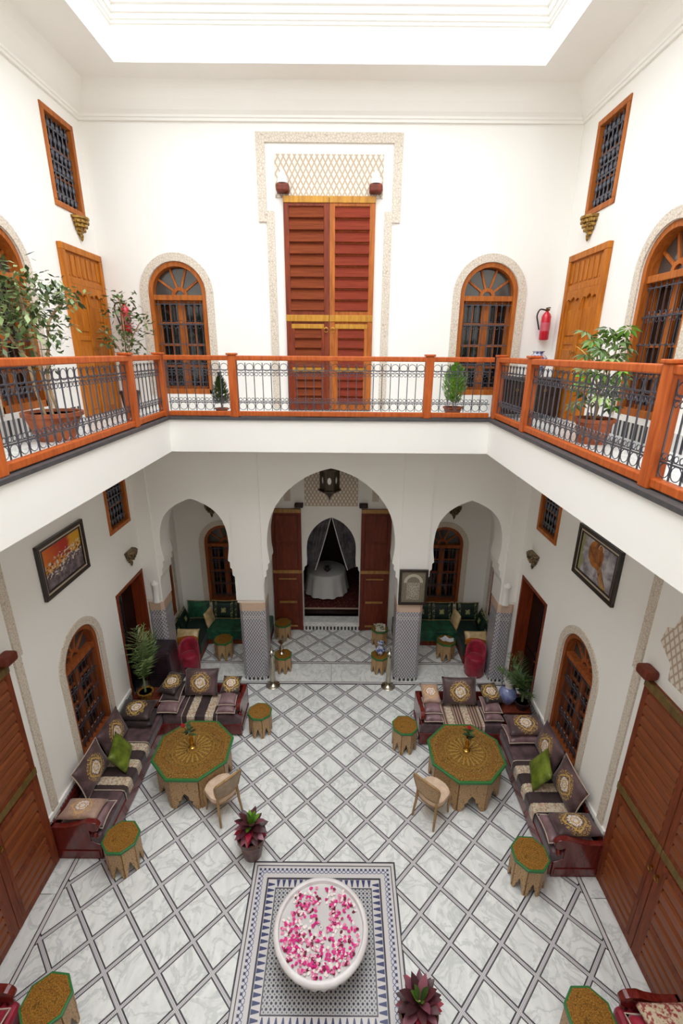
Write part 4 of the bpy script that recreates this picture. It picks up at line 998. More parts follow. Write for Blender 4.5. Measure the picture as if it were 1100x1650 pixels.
# ------------------------------------------------------------ bud vases with roses
def leaf_mesh(L, W, curl, m, n=5, fold=.15, name='leaf'):
    vs = []; fs = []
    for i in range(n + 1):
        t = i / n; w = W / 2 * math.sin(PI * min(1, t * .96 + .04)) ** .8; x = L * t * (1 - .12 * curl * t); z = -curl * L * t * t * .6
        vs += [(x, -w, z + fold * w), (x, 0, z), (x, w, z + fold * w)]
    for i in range(n):
        for k in range(2): fs.append((i * 3 + k, i * 3 + k + 1, (i + 1) * 3 + k + 1, (i + 1) * 3 + k))
    b = MB(); b.add(vs, fs); me = b.mesh(name, m, None, False); me.shade_smooth(); return me
def rose_vase(label, loc, lean):
    t = thing('bud_vase', label, 'vase', loc, 0)
    MB().lathe([(.055, 0), (.06, .01), (.03, .03), (.022, .06), (.034, .10), (.036, .14), (.02, .19), (.018, .23), (.03, .25)], 14).build('vase_body', 'brass', t, 50)
    sx, sy = lean
    st = MB().tube([(0, 0, .2), (sx * .3, sy * .3, .32), (sx * .7, sy * .7, .38)], .005, 5).build('rose_stem', 'leaf_dark', t)
    b = MB()
    for k in range(3): b.lathe([(0, -.02), (.028 - k * .006, -.005), (.036 - k * .01, .02 + k * .004), (.026 - k * .008, .034 + k * .006)], 9, (sx * .7, sy * .7, .40 + k * .004), lambda a, z: 1 + .12 * math.sin(3 * a + k))
    b.build('rose_bloom', 'rose_red', st)
    me = leaf_mesh(.11, .05, .5, 'leaf_dark')
    for k in range(12): link('leaf', me, t, (sx * .3 * (k % 3) / 2, sy * .3 * (k % 3) / 2, .25 + .012 * k), (0, R(-random.uniform(5, 50)), k * 2.4))
    return t
rose_vase('brass bud vase with a red rose on the table below the orange painting', (-2.2, 5.93, .65), (-.16, .02))
rose_vase('brass bud vase with a red rose on the table below the brown painting', (2.26, 5.91, .65), (.02, .06))

# ------------------------------------------------------------ chairs
def make_chair(label, loc, rz, back, wood):
    t = thing('chair', label, 'chair', loc, rz)          # faces local +y
    seat = [(.21 * math.cos(a) * (1.0 if math.sin(a) < 0 else 1.08), .21 * math.sin(a)) for a in [2 * PI * i / 20 for i in range(20)]]
    seat = [(max(-.215, min(.215, x * 1.12)), max(-.2, min(.22, y * 1.08))) for x, y in seat]
    MB().prism(seat, .40, .47, 'xy').build('seat', 'cloth_cream', t, 60, bevel=.025)
    MB().prism([(x * .98, y * .98) for x, y in seat], .36, .405, 'xy').build('seat_rail', wood, t, bevel=.006)
    for q in (-1, 1):
        MB().tube([(q * .18, .17, .38), (q * .19, .19, .30), (q * .175, .175, .15), (q * .18, .185, 0)], [.026, .026, .017, .013], 8).build('leg', wood, t, 60)
        MB().tube([(q * .17, -.18, .40), (q * .175, -.19, .25), (q * .19, -.24, 0)], [.022, .02, .015], 8).build('leg', wood, t, 60)
    # slightly dished back in a carved frame
    out = smoothline([(-.165, .50), (-.19, .58), (-.215, .72), (-.21, .80), (-.14, .845), (0, .875), (.14, .845), (.21, .80), (.215, .72), (.19, .58), (.165, .50), (0, .485)], 3)
    yb = lambda x, z: -.19 - (z - .45) * .22 + .9 * x * x
    P = [(x, yb(x, z), z) for x, z in out]; fr = MB().tube(P + P[:1], .019, 7, False).build('back_frame', wood, t, 60)
    n = len(P); b = MB(); c = (0, yb(0, .68) - .004, .68)
    mid = [(c[0] + (p[0] - c[0]) * .55, yb((p[0]) * .55, .68 + (p[2] - .68) * .55), .68 + (p[2] - .68) * .55) for p in P]
    for dy in (.016, -.016):
        o = len(b.v); b.add([(p[0], p[1] + dy * .6, p[2]) for p in P] + [(p[0], p[1] + dy * 1.4, p[2]) for p in mid] + [(c[0], c[1] + dy * 1.6, c[2])],
                            [(i, (i + 1) % n, n + (i + 1) % n, n + i) for i in range(n)] + [(n + i, n + (i + 1) % n, 2 * n) for i in range(n)])
    b.build('backrest', back, t, 60)
    for q in (-1, 1): MB().tube([(q * .17, -.18, .40), (q * .168, yb(.168, .50), .505)], .018, 7).build('back_post', wood, t, 60)
    b = MB()
    for k in range(5): x = -.08 + .04 * k; b.lathe([(0, -.014), (.016, 0), (0, .014)], 6, (x, yb(x, .868) + .0, .868 + .012 * (1 - abs(k - 2) / 2)))
    b.build('crest_carving', 'brass', t, 60)
    return t
make_chair('cream upholstered chair with pale woven back beside the potted croton', (-1.60, 5.355, 0), R(46), 'cane', 'wood_pale')
make_chair('cream upholstered chair with brown back and golden wood legs', (1.63, 5.33, 0), R(-44), 'carved', 'wood_pale')

# ------------------------------------------------------------ fountain basin, water and petals
t = thing('fountain_basin', 'round white marble fountain basin filled with floating petals', 'fountain', (0, 3.55, 0))
lob = lambda a, z: 1 + .05 * abs(math.sin(14 * a)) * max(0, min(1, (.36 - z) / .1)) * (1 if z > .1 else .5)
MB().lathe([(.30, .0), (.33, .03), (.28, .07), (.30, .11), (.40, .18), (.48, .26), (.515, .34), (.52, .37), (.545, .385), (.55, .41), (.545, .435), (.52, .45), (.495, .447), (.485, .42), (.47, .36), (.40, .30), (0, .28)], 96, mod=lob).build('bowl', 'basin', t, 50)
MB().lathe([(.03, .395), (.03, .42), (.022, .43), (.012, .43), (.012, .40)], 12).build('jet_ring', 'white_ceramic', t, 40)
MB().lathe([(.07, .33), (.075, .36), (.03, .37), (.02, .39)], 16).build('jet_stem', 'silver', t, 40)
w = MB().lathe([(0, -.002), (.483, -.002), (.483, 0), (0, 0)], 48, (0, 0, 0)).build('water', 'water'); w.location = (0, 3.55, .405); tag(w, 'still water in the white marble basin', 'water', None, 'stuff')
def petal(m):
    me = leaf_mesh(.042, .034, -.35, m, 3, .35, 'petal'); return me
PM = [('petal_pink', .34), ('petal_rose', .2), ('petal_white', .32), ('petal_red', .14)]; PME = {k: petal(k) for k, _ in PM}
PN = {'petal_pink': 'bright pink', 'petal_rose': 'soft rose', 'petal_white': 'white', 'petal_red': 'dark red'}
pts = []
cl = [(random.uniform(-.45, .45), random.uniform(-.45, .45)) for _ in range(70)]
while len(pts) < 640:
    c = random.choice(cl); x = random.gauss(c[0], .06); y = random.gauss(c[1], .06); 
    if x * x + y * y > .455 ** 2: continue
    if ((x - .03) / .08) ** 2 + ((y - .13) / .17) ** 2 < 1 or (x > .22 and -.05 < y < .22 and random.random() < .75) or (y > .3 and abs(x) < .05): continue
    pts.append((x, y))
bulk = {k: MB() for k, _ in PM}
for i, (x, y) in enumerate(pts):
    u = random.random(); k = 'petal_pink' if u < .34 else 'petal_rose' if u < .54 else 'petal_white' if u < .86 else 'petal_red'
    z = .408 + random.uniform(0, .006); rot = (random.uniform(-.3, .3), random.uniform(-.35, .2), random.uniform(0, 6.28))
    if i < 300:
        o = link('petal', PME[k], None, (x, 3.55 + y, z), rot); tag(o, '%s flower petal floating in the marble basin' % PN[k], 'petal', '%s petals in the basin' % PN[k])
    else:
        b = bulk[k]; me = PME[k]; mt = Matrix.Translation((x, 3.55 + y, z)) @ Matrix.Rotation(rot[2], 4, 'Z') @ Matrix.Rotation(rot[1], 4, 'Y')
        b.M = mt; b.add([v.co for v in me.vertices], [tuple(p.vertices) for p in me.polygons])
for k, _ in PM:
    tag(bulk[k].build('petals', k, None, None, 0, False), 'scattered %s petals on the basin water' % PN[k], 'petals', None, 'stuff')

# ------------------------------------------------------------ potted plants
def pot_profile(r0, r1, h, lip=.02):
    return [(r0, 0), (r0 * 1.02, .01), (r1 * .97, h * .8), (r1 * .98, h * .84), (r1 + lip, h * .86), (r1 + lip, h), (r1 - .01, h), (r1 - .02, h * .9), (0, h * .88)]
def pot(t, r0, r1, h, m='terracotta', lip=.02):
    p = MB().lathe(pot_profile(r0, r1, h, lip), 24).build('pot', m, t, 40)
    MB().lathe([(0, h * .9), (r1 - .02, h * .9)], 20).build('soil', 'soil', p, None, 0, False)
CROT = [leaf_mesh(.24, .10, .55, k) for k in ('leaf_maroon', 'leaf_mauve', 'leaf_red', 'leaf_maroon', 'leaf_orange')] + [leaf_mesh(.19, .07, .25, k) for k in ('leaf_bright', 'leaf_orange', 'leaf_green')]
def croton(label, loc, hp, seed, gl=5):
    random.seed(seed); t = thing('potted_croton', label, 'potted plant', loc); pot(t, .125, .19, hp, 'pot_brown', .015)
    MB().tube([(0, 0, hp * .9), (0, 0, hp + .16)], .016, 6).build('stem', 'bark', t)
    for ringi, (n, el, z, ms) in enumerate(((12, -22, .05, (0, 2, 0, 3)), (12, 2, .09, (1, 0, 2, 3)), (10, 24, .12, (0, 1, 0, 2)), (8, 45, .15, (0, 1, 3, gl)), (6, 64, .17, (gl, gl, 0, 5)), (3, 78, .18, (5, 6, 5, 7)))):
        for k in range(n):
            a = 2 * PI * k / n + ringi * .5 + random.uniform(-.15, .15); link('leaf', CROT[ms[random.randrange(4)]], t, (.012 * math.cos(a), .012 * math.sin(a), hp + z), (random.uniform(-.3, .3), -R(el + random.uniform(-9, 9)), a))
    return t
croton('red and green croton in a brown glazed pot beside the cream chair', (-1.02, 4.68, 0), .40, 3)
croton('dark red croton in a brown glazed pot beside the mosaic away from the chairs', (1.03, 2.86, 0), .36, 5, 1)
def frond_mesh(L, droop, m):
    b = MB(); n = 24; P = []
    for i in range(n + 1):
        s = i / n; P.append(Vector((L * s * (1 - .25 * droop * s), 0, L * (.12 * s - droop * .55 * s * s))))
    b.tube(P, [.007 * (1 - .8 * i / n) for i in range(n + 1)], 4)
    for i in range(1, n + 1):
        l = .26 * L * math.sin(PI * (.15 + .8 * i / n)) + .03
        for q in (-1, 1):
            for off in (0,):
                p = P[i - 1].lerp(P[i], off); d = Vector((random.uniform(.45, .8), q * .75, random.uniform(-.6, .35))).normalized(); e = p + d * l * random.uniform(.7, 1.1); wv = Vector((.005, 0, 0))
                b.add([p - wv, p + wv, p.lerp(e, .55) + wv * 1.1 + Vector((0, 0, .012)), e, p.lerp(e, .55) - wv * 1.1 + Vector((0, 0, .012))], [(0, 1, 2, 3, 4)])
    return b.mesh('frond', m, None, False)
def palm(label, loc, potm, hp, L, n, mats, seed, els=(40, 80), stem=.0, azr=(0, 2 * PI), dr=(.3, .8)):
    random.seed(seed); t = thing('potted_palm', label, 'potted plant', loc); pot(t, .09, .13, hp, potm, .012)
    MB().tube([(0, 0, hp * .9), (0, 0, hp + .1 + stem)], [.02, .014], 6).build('stem', 'leaf_pale', t)
    ms = [frond_mesh(L * f, d, m) for f, d, m in ((1, dr[0], mats[0]), (.85, (dr[0] + dr[1]) / 2, mats[1]), (.75, dr[1], mats[0]))]
    for k in range(n):
        link('frond', ms[k % 3], t, (0, 0, hp + stem + random.uniform(0, .1)), (0, -R(random.uniform(*els)), azr[0] + (azr[1] - azr[0]) * (k + random.uniform(-.2, .2)) / n))
    return t
def corner_table(label, x0, x1, y0, y1, h):
    t = thing('corner_table', label, 'side table', ((x0 + x1) / 2, (y0 + y1) / 2, 0)); a, b = (x1 - x0) / 2, (y1 - y0) / 2
    B(-a, a, -b, b, h - .035, h).build('tabletop', 'wood_dark', t, bevel=.006); B(-a + .03, a - .03, -b + .03, b - .03, .0, h - .035).build('cabinet_body', 'mahogany', t)
    B(-a + .05, a - .05, -b + .01, -b + .03, .08, h - .08).build('door', 'mahogany', t, bevel=.006)
corner_table('mahogany corner table under the palm with gold pot', -3.70, -3.16, 6.96, 7.46, .55)
palm('tall feathery palm in a small gold pot on the corner table', (-3.42, 7.12, .55), 'carved_gold', .20, 1.15, 12, ('leaf_pale', 'leaf_green'), 11, (60, 86), .28, (R(-75), R(85)), (.1, .35))
corner_table('mahogany corner table under the blue glazed vase', 3.18, 3.70, 6.86, 7.36, .55)
palm('leafy green palm beside the blue glazed vase', (3.54, 6.98, .55), 'pot_dark', .16, .85, 12, ('leaf_green', 'leaf_dark'), 12, (42, 80), .12, (R(85), R(275)), (.35, .7))
t = thing('glazed_vase', 'large blue glazed vase with white neck and two dark handles', 'vase', (3.33, 7.14, .55))
MB().lathe([(.09, 0), (.10, .02), (.155, .12), (.165, .2), (.13, .29), (.075, .34)], 24).build('vase_body', 'blue_glaze', t, 60)
MB().lathe([(.075, .34), (.07, .37), (.08, .40), (.11, .46), (.10, .49), (.085, .49), (.07, .42)], 20).build('vase_neck', 'white_ceramic', t, 60)
for q in (-1, 1): MB().tube([(q * .07, 0, .35), (q * .13, 0, .38), (q * .145, 0, .44), (q * .10, 0, .47)], .011, 6).build('handle', 'black_rubber', t, 60)

def foliage(b, c, n, sp, L, rnd):
    for _ in range(n):
        p = Vector(c) + Vector([max(-1.7, min(1.7, rnd.gauss(0, 1))) * q for q in sp])
        if p.x < -3.57 or p.x > 3.57 or p.y > 8.30: continue
        a = rnd.uniform(0, 2 * PI); e = rnd.uniform(-1.1, .5); l = L * rnd.uniform(.7, 1.25); w = l * .24
        d = Vector((math.cos(a) * math.cos(e), math.sin(a) * math.cos(e), math.sin(e))); sd = Vector((-math.sin(a), math.cos(a), rnd.uniform(-.5, .5))).normalized() * w
        b.add([p, p + d * l * .45 + sd, p + d * l, p + d * l * .45 - sd], [(0, 1, 2), (0, 2, 3)])
rnd = random.Random(21)
# big ficus by the balustrade (foliage is built in world space, parented with the inverse offset)
def local(o, t): o.matrix_parent_inverse = Matrix.Translation(t.location).inverted(); return o
fx, fy = -3.12, 5.42
t = thing('potted_ficus', 'tall ficus tree in a wide terracotta pot on the gallery', 'potted plant', (fx, fy, ZF + .004)); pot(t, .20, .29, .32, 'terracotta', .03)
for dx, dy, pts_ in ((-.06, -.04, [(0, 0, .28), (-.02, -.05, .6), (-.02, -.1, 1.0), (-.02, -.3, 1.3), (0, -.55, 1.5)]), (.05, .05, [(0, 0, .28), (-.05, -.02, .7), (-.03, .05, 1.1), (-.05, .2, 1.5), (-.02, .45, 1.75)]), (.0, .0, [(0, 0, .28), (-.03, -.02, .9), (-.05, -.05, 1.4), (-.06, -.1, 1.95)])):
    MB().tube([(x + dx, y + dy, .28 + (z - .28) * .82) for x, y, z in smoothline(pts_, 3)], .016, 6).build('trunk', 'bark', t, 60)
bs = [MB(), MB()]
for (x, y, z, n, s) in ((-.05, -.1, 1.95, 70, .18), (0, -.5, 1.62, 70, .2), (-.05, .3, 1.72, 60, .16), (.02, .62, 1.9, 45, .12), (-.1, -.35, 2.0, 60, .2), (0, -.2, 1.5, 50, .18), (0, .1, 1.25, 26, .14), (.0, .52, 1.5, 14, .12), (-.03, -.55, 1.3, 30, .16), (0, .02, 1.02, 10, .1), (-.02, .35, 2.0, 40, .14)):
    for k in (0, 1): foliage(bs[k], (fx + x, fy + y, ZF + z * .83), n, (s * .8, s, s * .6), .10, rnd)
for k, m in ((0, 'leaf_green'), (1, 'leaf_pale')): tag(local(bs[k].build('foliage', m, t, None, 0, False), t), None, None, None, 'stuff')
# thin tree in the corner by the golden door
px_, py_ = -3.28, 7.86
t = thing('corner_fig', 'slender leafy plant in a dark pot in the gallery corner', 'potted plant', (px_, py_, ZF + .004)); pot(t, .11, .15, .36, 'pot_dark', .015)
for pts_ in ([(0, 0, .3), (.02, 0, .9), (.05, -.02, 1.3), (.03, 0, 1.75)], [(.01, 0, .8), (.16, -.05, 1.15), (.33, -.05, 1.4)], [(.01, 0, .85), (-.15, -.05, 1.15), (-.3, -.1, 1.3)]):
    MB().tube(smoothline(pts_, 3), .010, 5).build('stem', 'bark', t, 60)
bs = [MB(), MB()]
for (x, y, z, n, s) in ((.03, 0, 1.72, 60, .13), (.32, -.05, 1.4, 34, .1), (-.26, -.1, 1.25, 30, .1), (.05, 0, 1.05, 40, .13), (.2, 0, 1.2, 20, .1), (0, 0, 1.4, 26, .13)):
    for k in (0, 1): foliage(bs[k], (px_ + x, py_ + y, ZF + z * .96), n, (s, s * .6, s), .10, rnd)
for k, m in ((0, 'leaf_green'), (1, 'leaf_pale')): tag(local(bs[k].build('foliage', m, t, None, 0, False), t), None, None, None, 'stuff')
# small conifer and round bush on the back gallery
def bush(name, label, x, y, r0, r1, h, shape, m, L, n):
    t = thing(name, label, 'potted plant', (x, y, ZF + .004)); pot(t, r0, r1, h, 'terracotta', .012); b = MB()
    MB().tube([(0, 0, h * .85), (0, 0, h + shape[2] * .6)], .009, 5).build('stem', 'bark', t)
    for _ in range(n):
        q = rnd.random(); zz = h + .06 + q * shape[2]; rr = (shape[0] * (1 - q) + shape[1] * q) * math.sqrt(rnd.random()) * math.sin(PI * min(1, q + .12)) ** .5; a = rnd.uniform(0, 6.28)
        p = Vector((rr * math.cos(a), rr * math.sin(a), zz)); d = Vector((math.cos(a) * .6, math.sin(a) * .6, .9)).normalized() * L * rnd.uniform(.6, 1.2); s = Vector((-math.sin(a), math.cos(a), 0)) * L * .2
        b.add([p, p + d * .5 + s, p + d, p + d * .5 - s], [(0, 1, 2), (0, 2, 3)])
    tag(b.build('foliage', m, t, None, 0, False), None, None, None, 'stuff')
bush('potted_conifer', 'small conifer in a terracotta pot behind the balustrade', -1.76, 7.72, .07, .10, .11, (.17, .06, .46), 'leaf_green', .07, 700)
bush('potted_bush', 'round green bush in a terracotta pot behind the balustrade', 1.99, 7.72, .10, .145, .16, (.15, .24, .62), 'leaf_bright', .08, 900)
# umbrella plant
random.seed(9)
t = thing('umbrella_plant', 'umbrella plant in a terracotta pot beside the balustrade', 'potted plant', (3.12, 5.46, ZF + .004)); pot(t, .15, .20, .29, 'terracotta', .02)
whorl = MB()
for k in range(8):
    whorl.M = Matrix.Rotation(2 * PI * k / 8, 4, 'Z') @ Matrix.Rotation(R(18), 4, 'Y'); lm = [(0.02, 0, 0), (.08, .028, .004), (.15, 0, -.02), (.08, -.028, .004)]; whorl.add(lm, [(0, 1, 2), (0, 2, 3)])
WH = [whorl.mesh('leaf_whorl', k, None, False) for k in ('leaf_green', 'leaf_pale', 'leaf_bright')]
for k in range(3):
    a = 2.1 * k; MB().tube(smoothline([(0, 0, .26), (.04 * math.cos(a), .05 * math.sin(a), .6), (.10 * math.cos(a), .14 * math.sin(a), 1.05)], 3), .010, 5).build('stem', 'bark', t, 60)
for k in range(46):
    z = .42 + .85 * (k / 45); a = k * 2.4; r = .20 * (.5 + random.random() * .7)
    link('leaf_whorl', WH[k % 3], t, (r * math.cos(a), r * 1.25 * math.sin(a), z), (random.uniform(-.5, .5), random.uniform(-.5, .5), a))
SPK = leaf_mesh(.26, .03, .5, 'leaf_yellow')
for k in range(18): link('spiky_leaf', SPK, t, (-.0, .38, .92), (0, -R(random.uniform(5, 75)), 2 * PI * k / 18))
MB().tube(smoothline([(0, .08, .26), (0, .2, .6), (0, .38, .94)], 3), .009, 5).build('stem', 'bark', t, 60)

# ------------------------------------------------------------ console, patterned vase, fire extinguishers
t = thing('console_chest', 'dark brown wooden console chest in the gallery corner', 'console', (3.17, 7.84, ZF + .004))
B(-.45, .45, -.24, .24, .06, .58).build('chest_body', 'wood_black', t, bevel=.01); B(-.48, .48, -.26, .26, .58, .62).build('chest_top', 'wood_black', t, bevel=.008)
for k in range(2):
    x = -.43 + .44 * k; d = B(x, x + .42, -.252, -.238, .36, .55).build('drawer', 'wood_black', t, bevel=.006); MB().ring((x + .21, -.262, .44), .022, .004, 'y', 10, 4).build('drawer_pull', 'brass', d)
    d = B(x, x + .42, -.252, -.238, .09, .34).build('door', 'wood_black', t, bevel=.006)
for q in (-1, 1):
    for p in (-1, 1): B(q * .42 - .03, q * .42 + .03, p * .2 - .03, p * .2 + .03, 0, .06).build('foot', 'wood_black', t)
t = thing('patterned_vase', 'blue and white patterned vase on the dark console', 'vase', (3.30, 7.82, ZF + .624))
MB().lathe([(.07, 0), (.075, .01), (.12, .10), (.15, .22), (.145, .29), (.10, .34), (.075, .36), (.075, .38), (.095, .40), (.08, .40), (.06, .36)], 22).build('vase_body', 'blue_white', t, 50)
def extinguisher(label, x, z, q):
    t = thing('fire_extinguisher', label, 'extinguisher', (x, YB - .095, z))
    MB().lathe([(.06, 0), (.075, .015), (.075, .36), (.06, .40), (.03, .43), (.022, .45)], 18).build('cylinder', 'ext_red', t, 50)
    MB().lathe([(.076, .14), (.0765, .15), (.0765, .26), (.076, .27)], 18, (0, 0, 0), None, PI, 2 * PI).build('label', 'label_white', t, None, 0, False)
    v = B(-.025, .025, -.03, .03, .45, .48).build('valve', 'brass', t); B(-.015, .015, -.09, .03, .485, .50).build('lever', 'black_rubber', v); B(-.012, .012, -.08, .0, .455, .468).build('carry_handle', 'black_rubber', v)
    MB().tube(smoothline([(q * .02, 0, .46), (q * .12, -.01, .47), (q * .16, -.01, .38), (q * .13, -.01, .26), (q * .10, -.01, .16)], 4), .012, 6).build('hose', 'black_rubber', t, 60)
    B(-.04, .04, .07, .095, .1, .3).build('wall_bracket', 'iron', t)
extinguisher('red fire extinguisher on the wall above the dark console', 3.55, 6.95, -1)
extinguisher('red fire extinguisher on the wall behind the corner plant', -3.39, 7.0, -1)

# ------------------------------------------------------------ alcove: dark cabinet, poufs, green sofas, candle stands, vases, lantern
t = thing('plum_cabinet', 'tall dark plum upholstered cabinet against the tiled corner pillar', 'cabinet', (-3.46, 8.10, 0))
B(-.25, .25, -.24, .24, .02, 1.06).build('cabinet_body', 'plum_panel', t, bevel=.05)
B(-.252, -.237, -.252, -.237, .02, 1.1).build('metal_edge', 'silver', t)
B(-.21, .21, -.25, -.238, .10, .52).build('door', 'plum_panel', t, bevel=.01); B(-.21, .21, -.25, -.238, .55, .98).build('door', 'plum_panel', t, bevel=.01)
def pouf(label, loc, rz):
    t = thing('barrel_chair', label, 'chair', loc, rz)                     # open towards local -y
    MB().lathe([(.19, 0), (.205, .02), (.205, .36), (.19, .40)], 24).build('seat_drum', 'red_velvet', t, 50)
    MB().lathe([(.0, .46), (.13, .455), (.175, .43), (.185, .39), (.18, .38)], 24).build('seat_cushion', 'red_velvet', t, 50)
    P = []
    b = MB(); n = 16; vs = []; fs = []
    for i in range(n + 1):
        a = R(-15) + (PI + R(30)) * i / n; hgt = .50 + .26 * math.sin(PI * i / n) ** .6
        for r, z in ((.215, .05), (.225, .36), (.222, hgt - .03), (.205, hgt), (.18, hgt - .015), (.165, hgt - .06), (.165, .38)): vs.append((r * math.cos(a), r * math.sin(a), z))
    m = 7
    for i in range(n):
        for k in range(m - 1): fs.append((i * m + k, i * m + k + 1, (i + 1) * m + k + 1, (i + 1) * m + k))
    fs += [tuple(range(m)), tuple(n * m + k for k in reversed(range(m)))]
    b.add(vs, fs); b.build('backrest', 'red_velvet', t, 60)
    return t
pouf('crimson velvet barrel chair beside the plum cabinet', (-3.12, 8.66, 0), R(10))
pouf('crimson velvet barrel chair beside the blue glazed vase pillar', (3.16, 8.66, 0), R(-30))
for s in (-1, 1):
    nm = 'silver vase side' if s < 0 else 'engraving side'
    X = lambda v: v * s
    t = thing('green_sofa', 'green velvet corner sofa in the alcove on the %s' % nm, 'sofa', (s * 3.0, 9.9, 0))
    def bb(x0, x1, y0, y1, z0, z1, nme, m, bv=.03):
        a, b = sorted((s * x0 - s * 3.0, s * x1 - s * 3.0)); return B(a, b, y0 - 9.9, y1 - 9.9, z0, z1).build(nme, m, t, bevel=bv)
    bb(1.50, 3.70, 9.68, 10.32, .0, .16, 'plinth', 'wood_brown', .005); bb(3.0, 3.70, 8.98, 9.68, .0, .16, 'plinth', 'wood_brown', .005)
    bb(1.50, 3.05, 9.62, 10.32, .15, .42, 'seat_mattress', 'green_velvet'); bb(2.99, 3.70, 9.03, 10.32, .15, .425, 'seat_mattress', 'green_deep')
    c = [(.71, 0), (.71, .55), (.5, .60), (.3, .66), (.12, .67), (.03, .62), (.02, .55), (.08, .50), (.10, .45), (.08, 0)]
    MB().prism([(s * (2.99 + p) - s * 3.0, z) for p, z in c], 8.96 - 9.9, 9.03 - 9.9, 'xz').build('arm_panel', 'wood_golden', t, bevel=.008)
    MB().lathe([(.035, 0), (.045, .03), (.02, .06), (.028, .12), (.015, .16), (.035, .19)], 10, (s * .09, 8.95 - 9.9, .36)).build('arm_turning', 'brass', t, 50)
    pil(s * 2.20, 10.19, .65, .62, .46, .15, 'emblem_green', (72, 0, 0), 'dark green cushion with gold crest nearest the arch, %s' % nm, None, 'gold_satin')
    pil(s * 2.70, 10.19, .65, .62, .46, .15, 'emblem_green', (72, 0, 0), 'dark green cushion with gold crest beside the gold cushion, %s' % nm, None, 'gold_satin')
    pil(s * 3.34, 10.19, .65, .58, .46, .15, 'green_velvet' if s < 0 else 'emblem_green', (72, 0, 0), 'green cushion in the sofa corner, %s' % nm, None, 'gold_satin')
    pil(s * 3.58, 9.75, .64, .44, .58, .14, 'emblem_green', (0, -s * 72, 0), 'dark green cushion on the alcove end wall next to the corner, %s' % nm, None, 'gold_satin')
    pil(s * 3.58, 9.25, .64, .44, .5, .14, 'emblem_green', (0, -s * 72, 0), 'dark green cushion on the alcove end wall next to the arm, %s' % nm, None, 'gold_satin')
    pil(s * 2.99, 9.88, .62, .42, .42, .12, 'gold_satin', (0, -s * 78, s * 8), 'gold satin cushion standing in the green sofa, %s' % nm)
    pil(s * 3.30, 9.14, .60, .56, .30, .13, 'gold_satin', (50, 0, 0), 'gold satin bolster behind the carved green sofa arm, %s' % nm)
def candle_stand(label, x, y):
    t = thing('candle_stand', label, 'candle stand', (x, y, 0))
    MB().lathe([(.145, 0), (.15, .012), (.12, .03), (.06, .05), (.045, .08)], 20).build('stand_base', 'silver', t, 50)
    MB().lathe([(.045, .08), (.058, .12), (.05, .5), (.036, .72), (.045, .75), (.028, .78), (.05, .82), (.055, .85), (.025, .88), (.03, .92), (.012, .97), (0, 1.0)], 16).build('stand_column', 'silver', t, 50)
candle_stand('tall silver candle stand beside the silver vase stool', -1.23, 8.21); candle_stand('tall silver candle stand below the framed engraving', 1.22, 8.20)
t = thing('silver_vase', 'small silver vase with pale rim on an octagonal stool', 'vase', (-1.10, 8.76, .41))
MB().lathe([(.05, 0), (.055, .01), (.02, .04), (.05, .10), (.055, .15), (.025, .21), (.03, .25), (.075, .30), (.06, .295)], 18).build('vase_body', 'silver', t, 50)
t = thing('patterned_vase', 'small blue and white vase on an octagonal stool', 'vase', (1.08, 8.76, .41))
MB().lathe([(.05, 0), (.055, .01), (.10, .08), (.105, .14), (.05, .21), (.045, .25), (.075, .30), (.06, .295)], 18).build('vase_body', 'blue_white', t, 50)
for k, (dx, rz, m) in enumerate(((0, .1, 'magazine'), (.015, -.12, 'paper'), (-.01, .2, 'magazine'))):
    o = B(-.11, .11, -.15, .15, 0, .012).build('magazine', m); o.location = (1.15 + dx, 9.76, .431 + k * .0125); o.rotation_euler = (0, 0, rz); tag(o, ('colour magazine at the bottom of the pile', 'white magazine in the middle of the pile', 'colour magazine on top of the pile')[k] + ' on the stool by the door leaf', 'magazine', 'magazines on the stool')
for k, (dx, dy, rz) in enumerate(((-.05, .02, .5), (.06, -.03, -.2))):
    o = MB().grid(lambda u, v: ((u - .5) * .2, (v - .5) * .15, .004 + .03 * (2 * u - 1) ** 2), 6, 2).build('leaflet', 'paper', None, None, 0, False); o.location = (2.64 + dx, 9.24 + dy, .461 + k * .012); o.rotation_euler = (0, 0, rz)
    tag(o, ('white folded leaflet under another on the alcove stool', 'white folded leaflet lying on top on the alcove stool')[k], 'leaflet', 'leaflets on the alcove stool')
t = thing('hanging_lantern', 'dark pierced metal lantern hanging in the central arch', 'lantern', (-.05, 9.3, 3.80))
hx = lambda r: [(r * math.cos(k * PI / 3), r * math.sin(k * PI / 3)) for k in range(6)]
MB().prism(hx(.24), .22, .25, 'xy').build('lower_plate', 'bronze', t); MB().prism(hx(.25), .66, .70, 'xy').build('upper_plate', 'bronze', t)
MB().lathe([(0, 0), (.012, .02), (.02, .06), (.05, .10), (.12, .17), (.20, .22)], 6).build('finial', 'bronze', t)
for k in range(6): a = k * PI / 3; MB().tube([(.19 * math.cos(a), .19 * math.sin(a), .25), (.19 * math.cos(a), .19 * math.sin(a), .66)], .016, 5).build('lantern_rib', 'bronze', t)
for k in range(6):
    a = PI / 6 + k * PI / 3; b = MB(); b.M = Matrix.Rotation(a, 4, 'Z') @ Matrix.Translation((.163, 0, .455)); ov = [(.04 * math.cos(q), .075 * math.sin(q)) for q in [2 * PI * i / 12 for i in range(12)]]
    b.prism([(-.092, -.2), (.092, -.2), (.092, .2), (-.092, .2)], -.004, .004, 'yz', [ov]); b.build('pierced_panel', 'bronze', t)
    b = MB(); b.M = Matrix.Rotation(a, 4, 'Z') @ Matrix.Translation((.158, 0, .455)); b.prism(ov, -.003, .0, 'yz'); b.build('lantern_pane', 'paper', t)
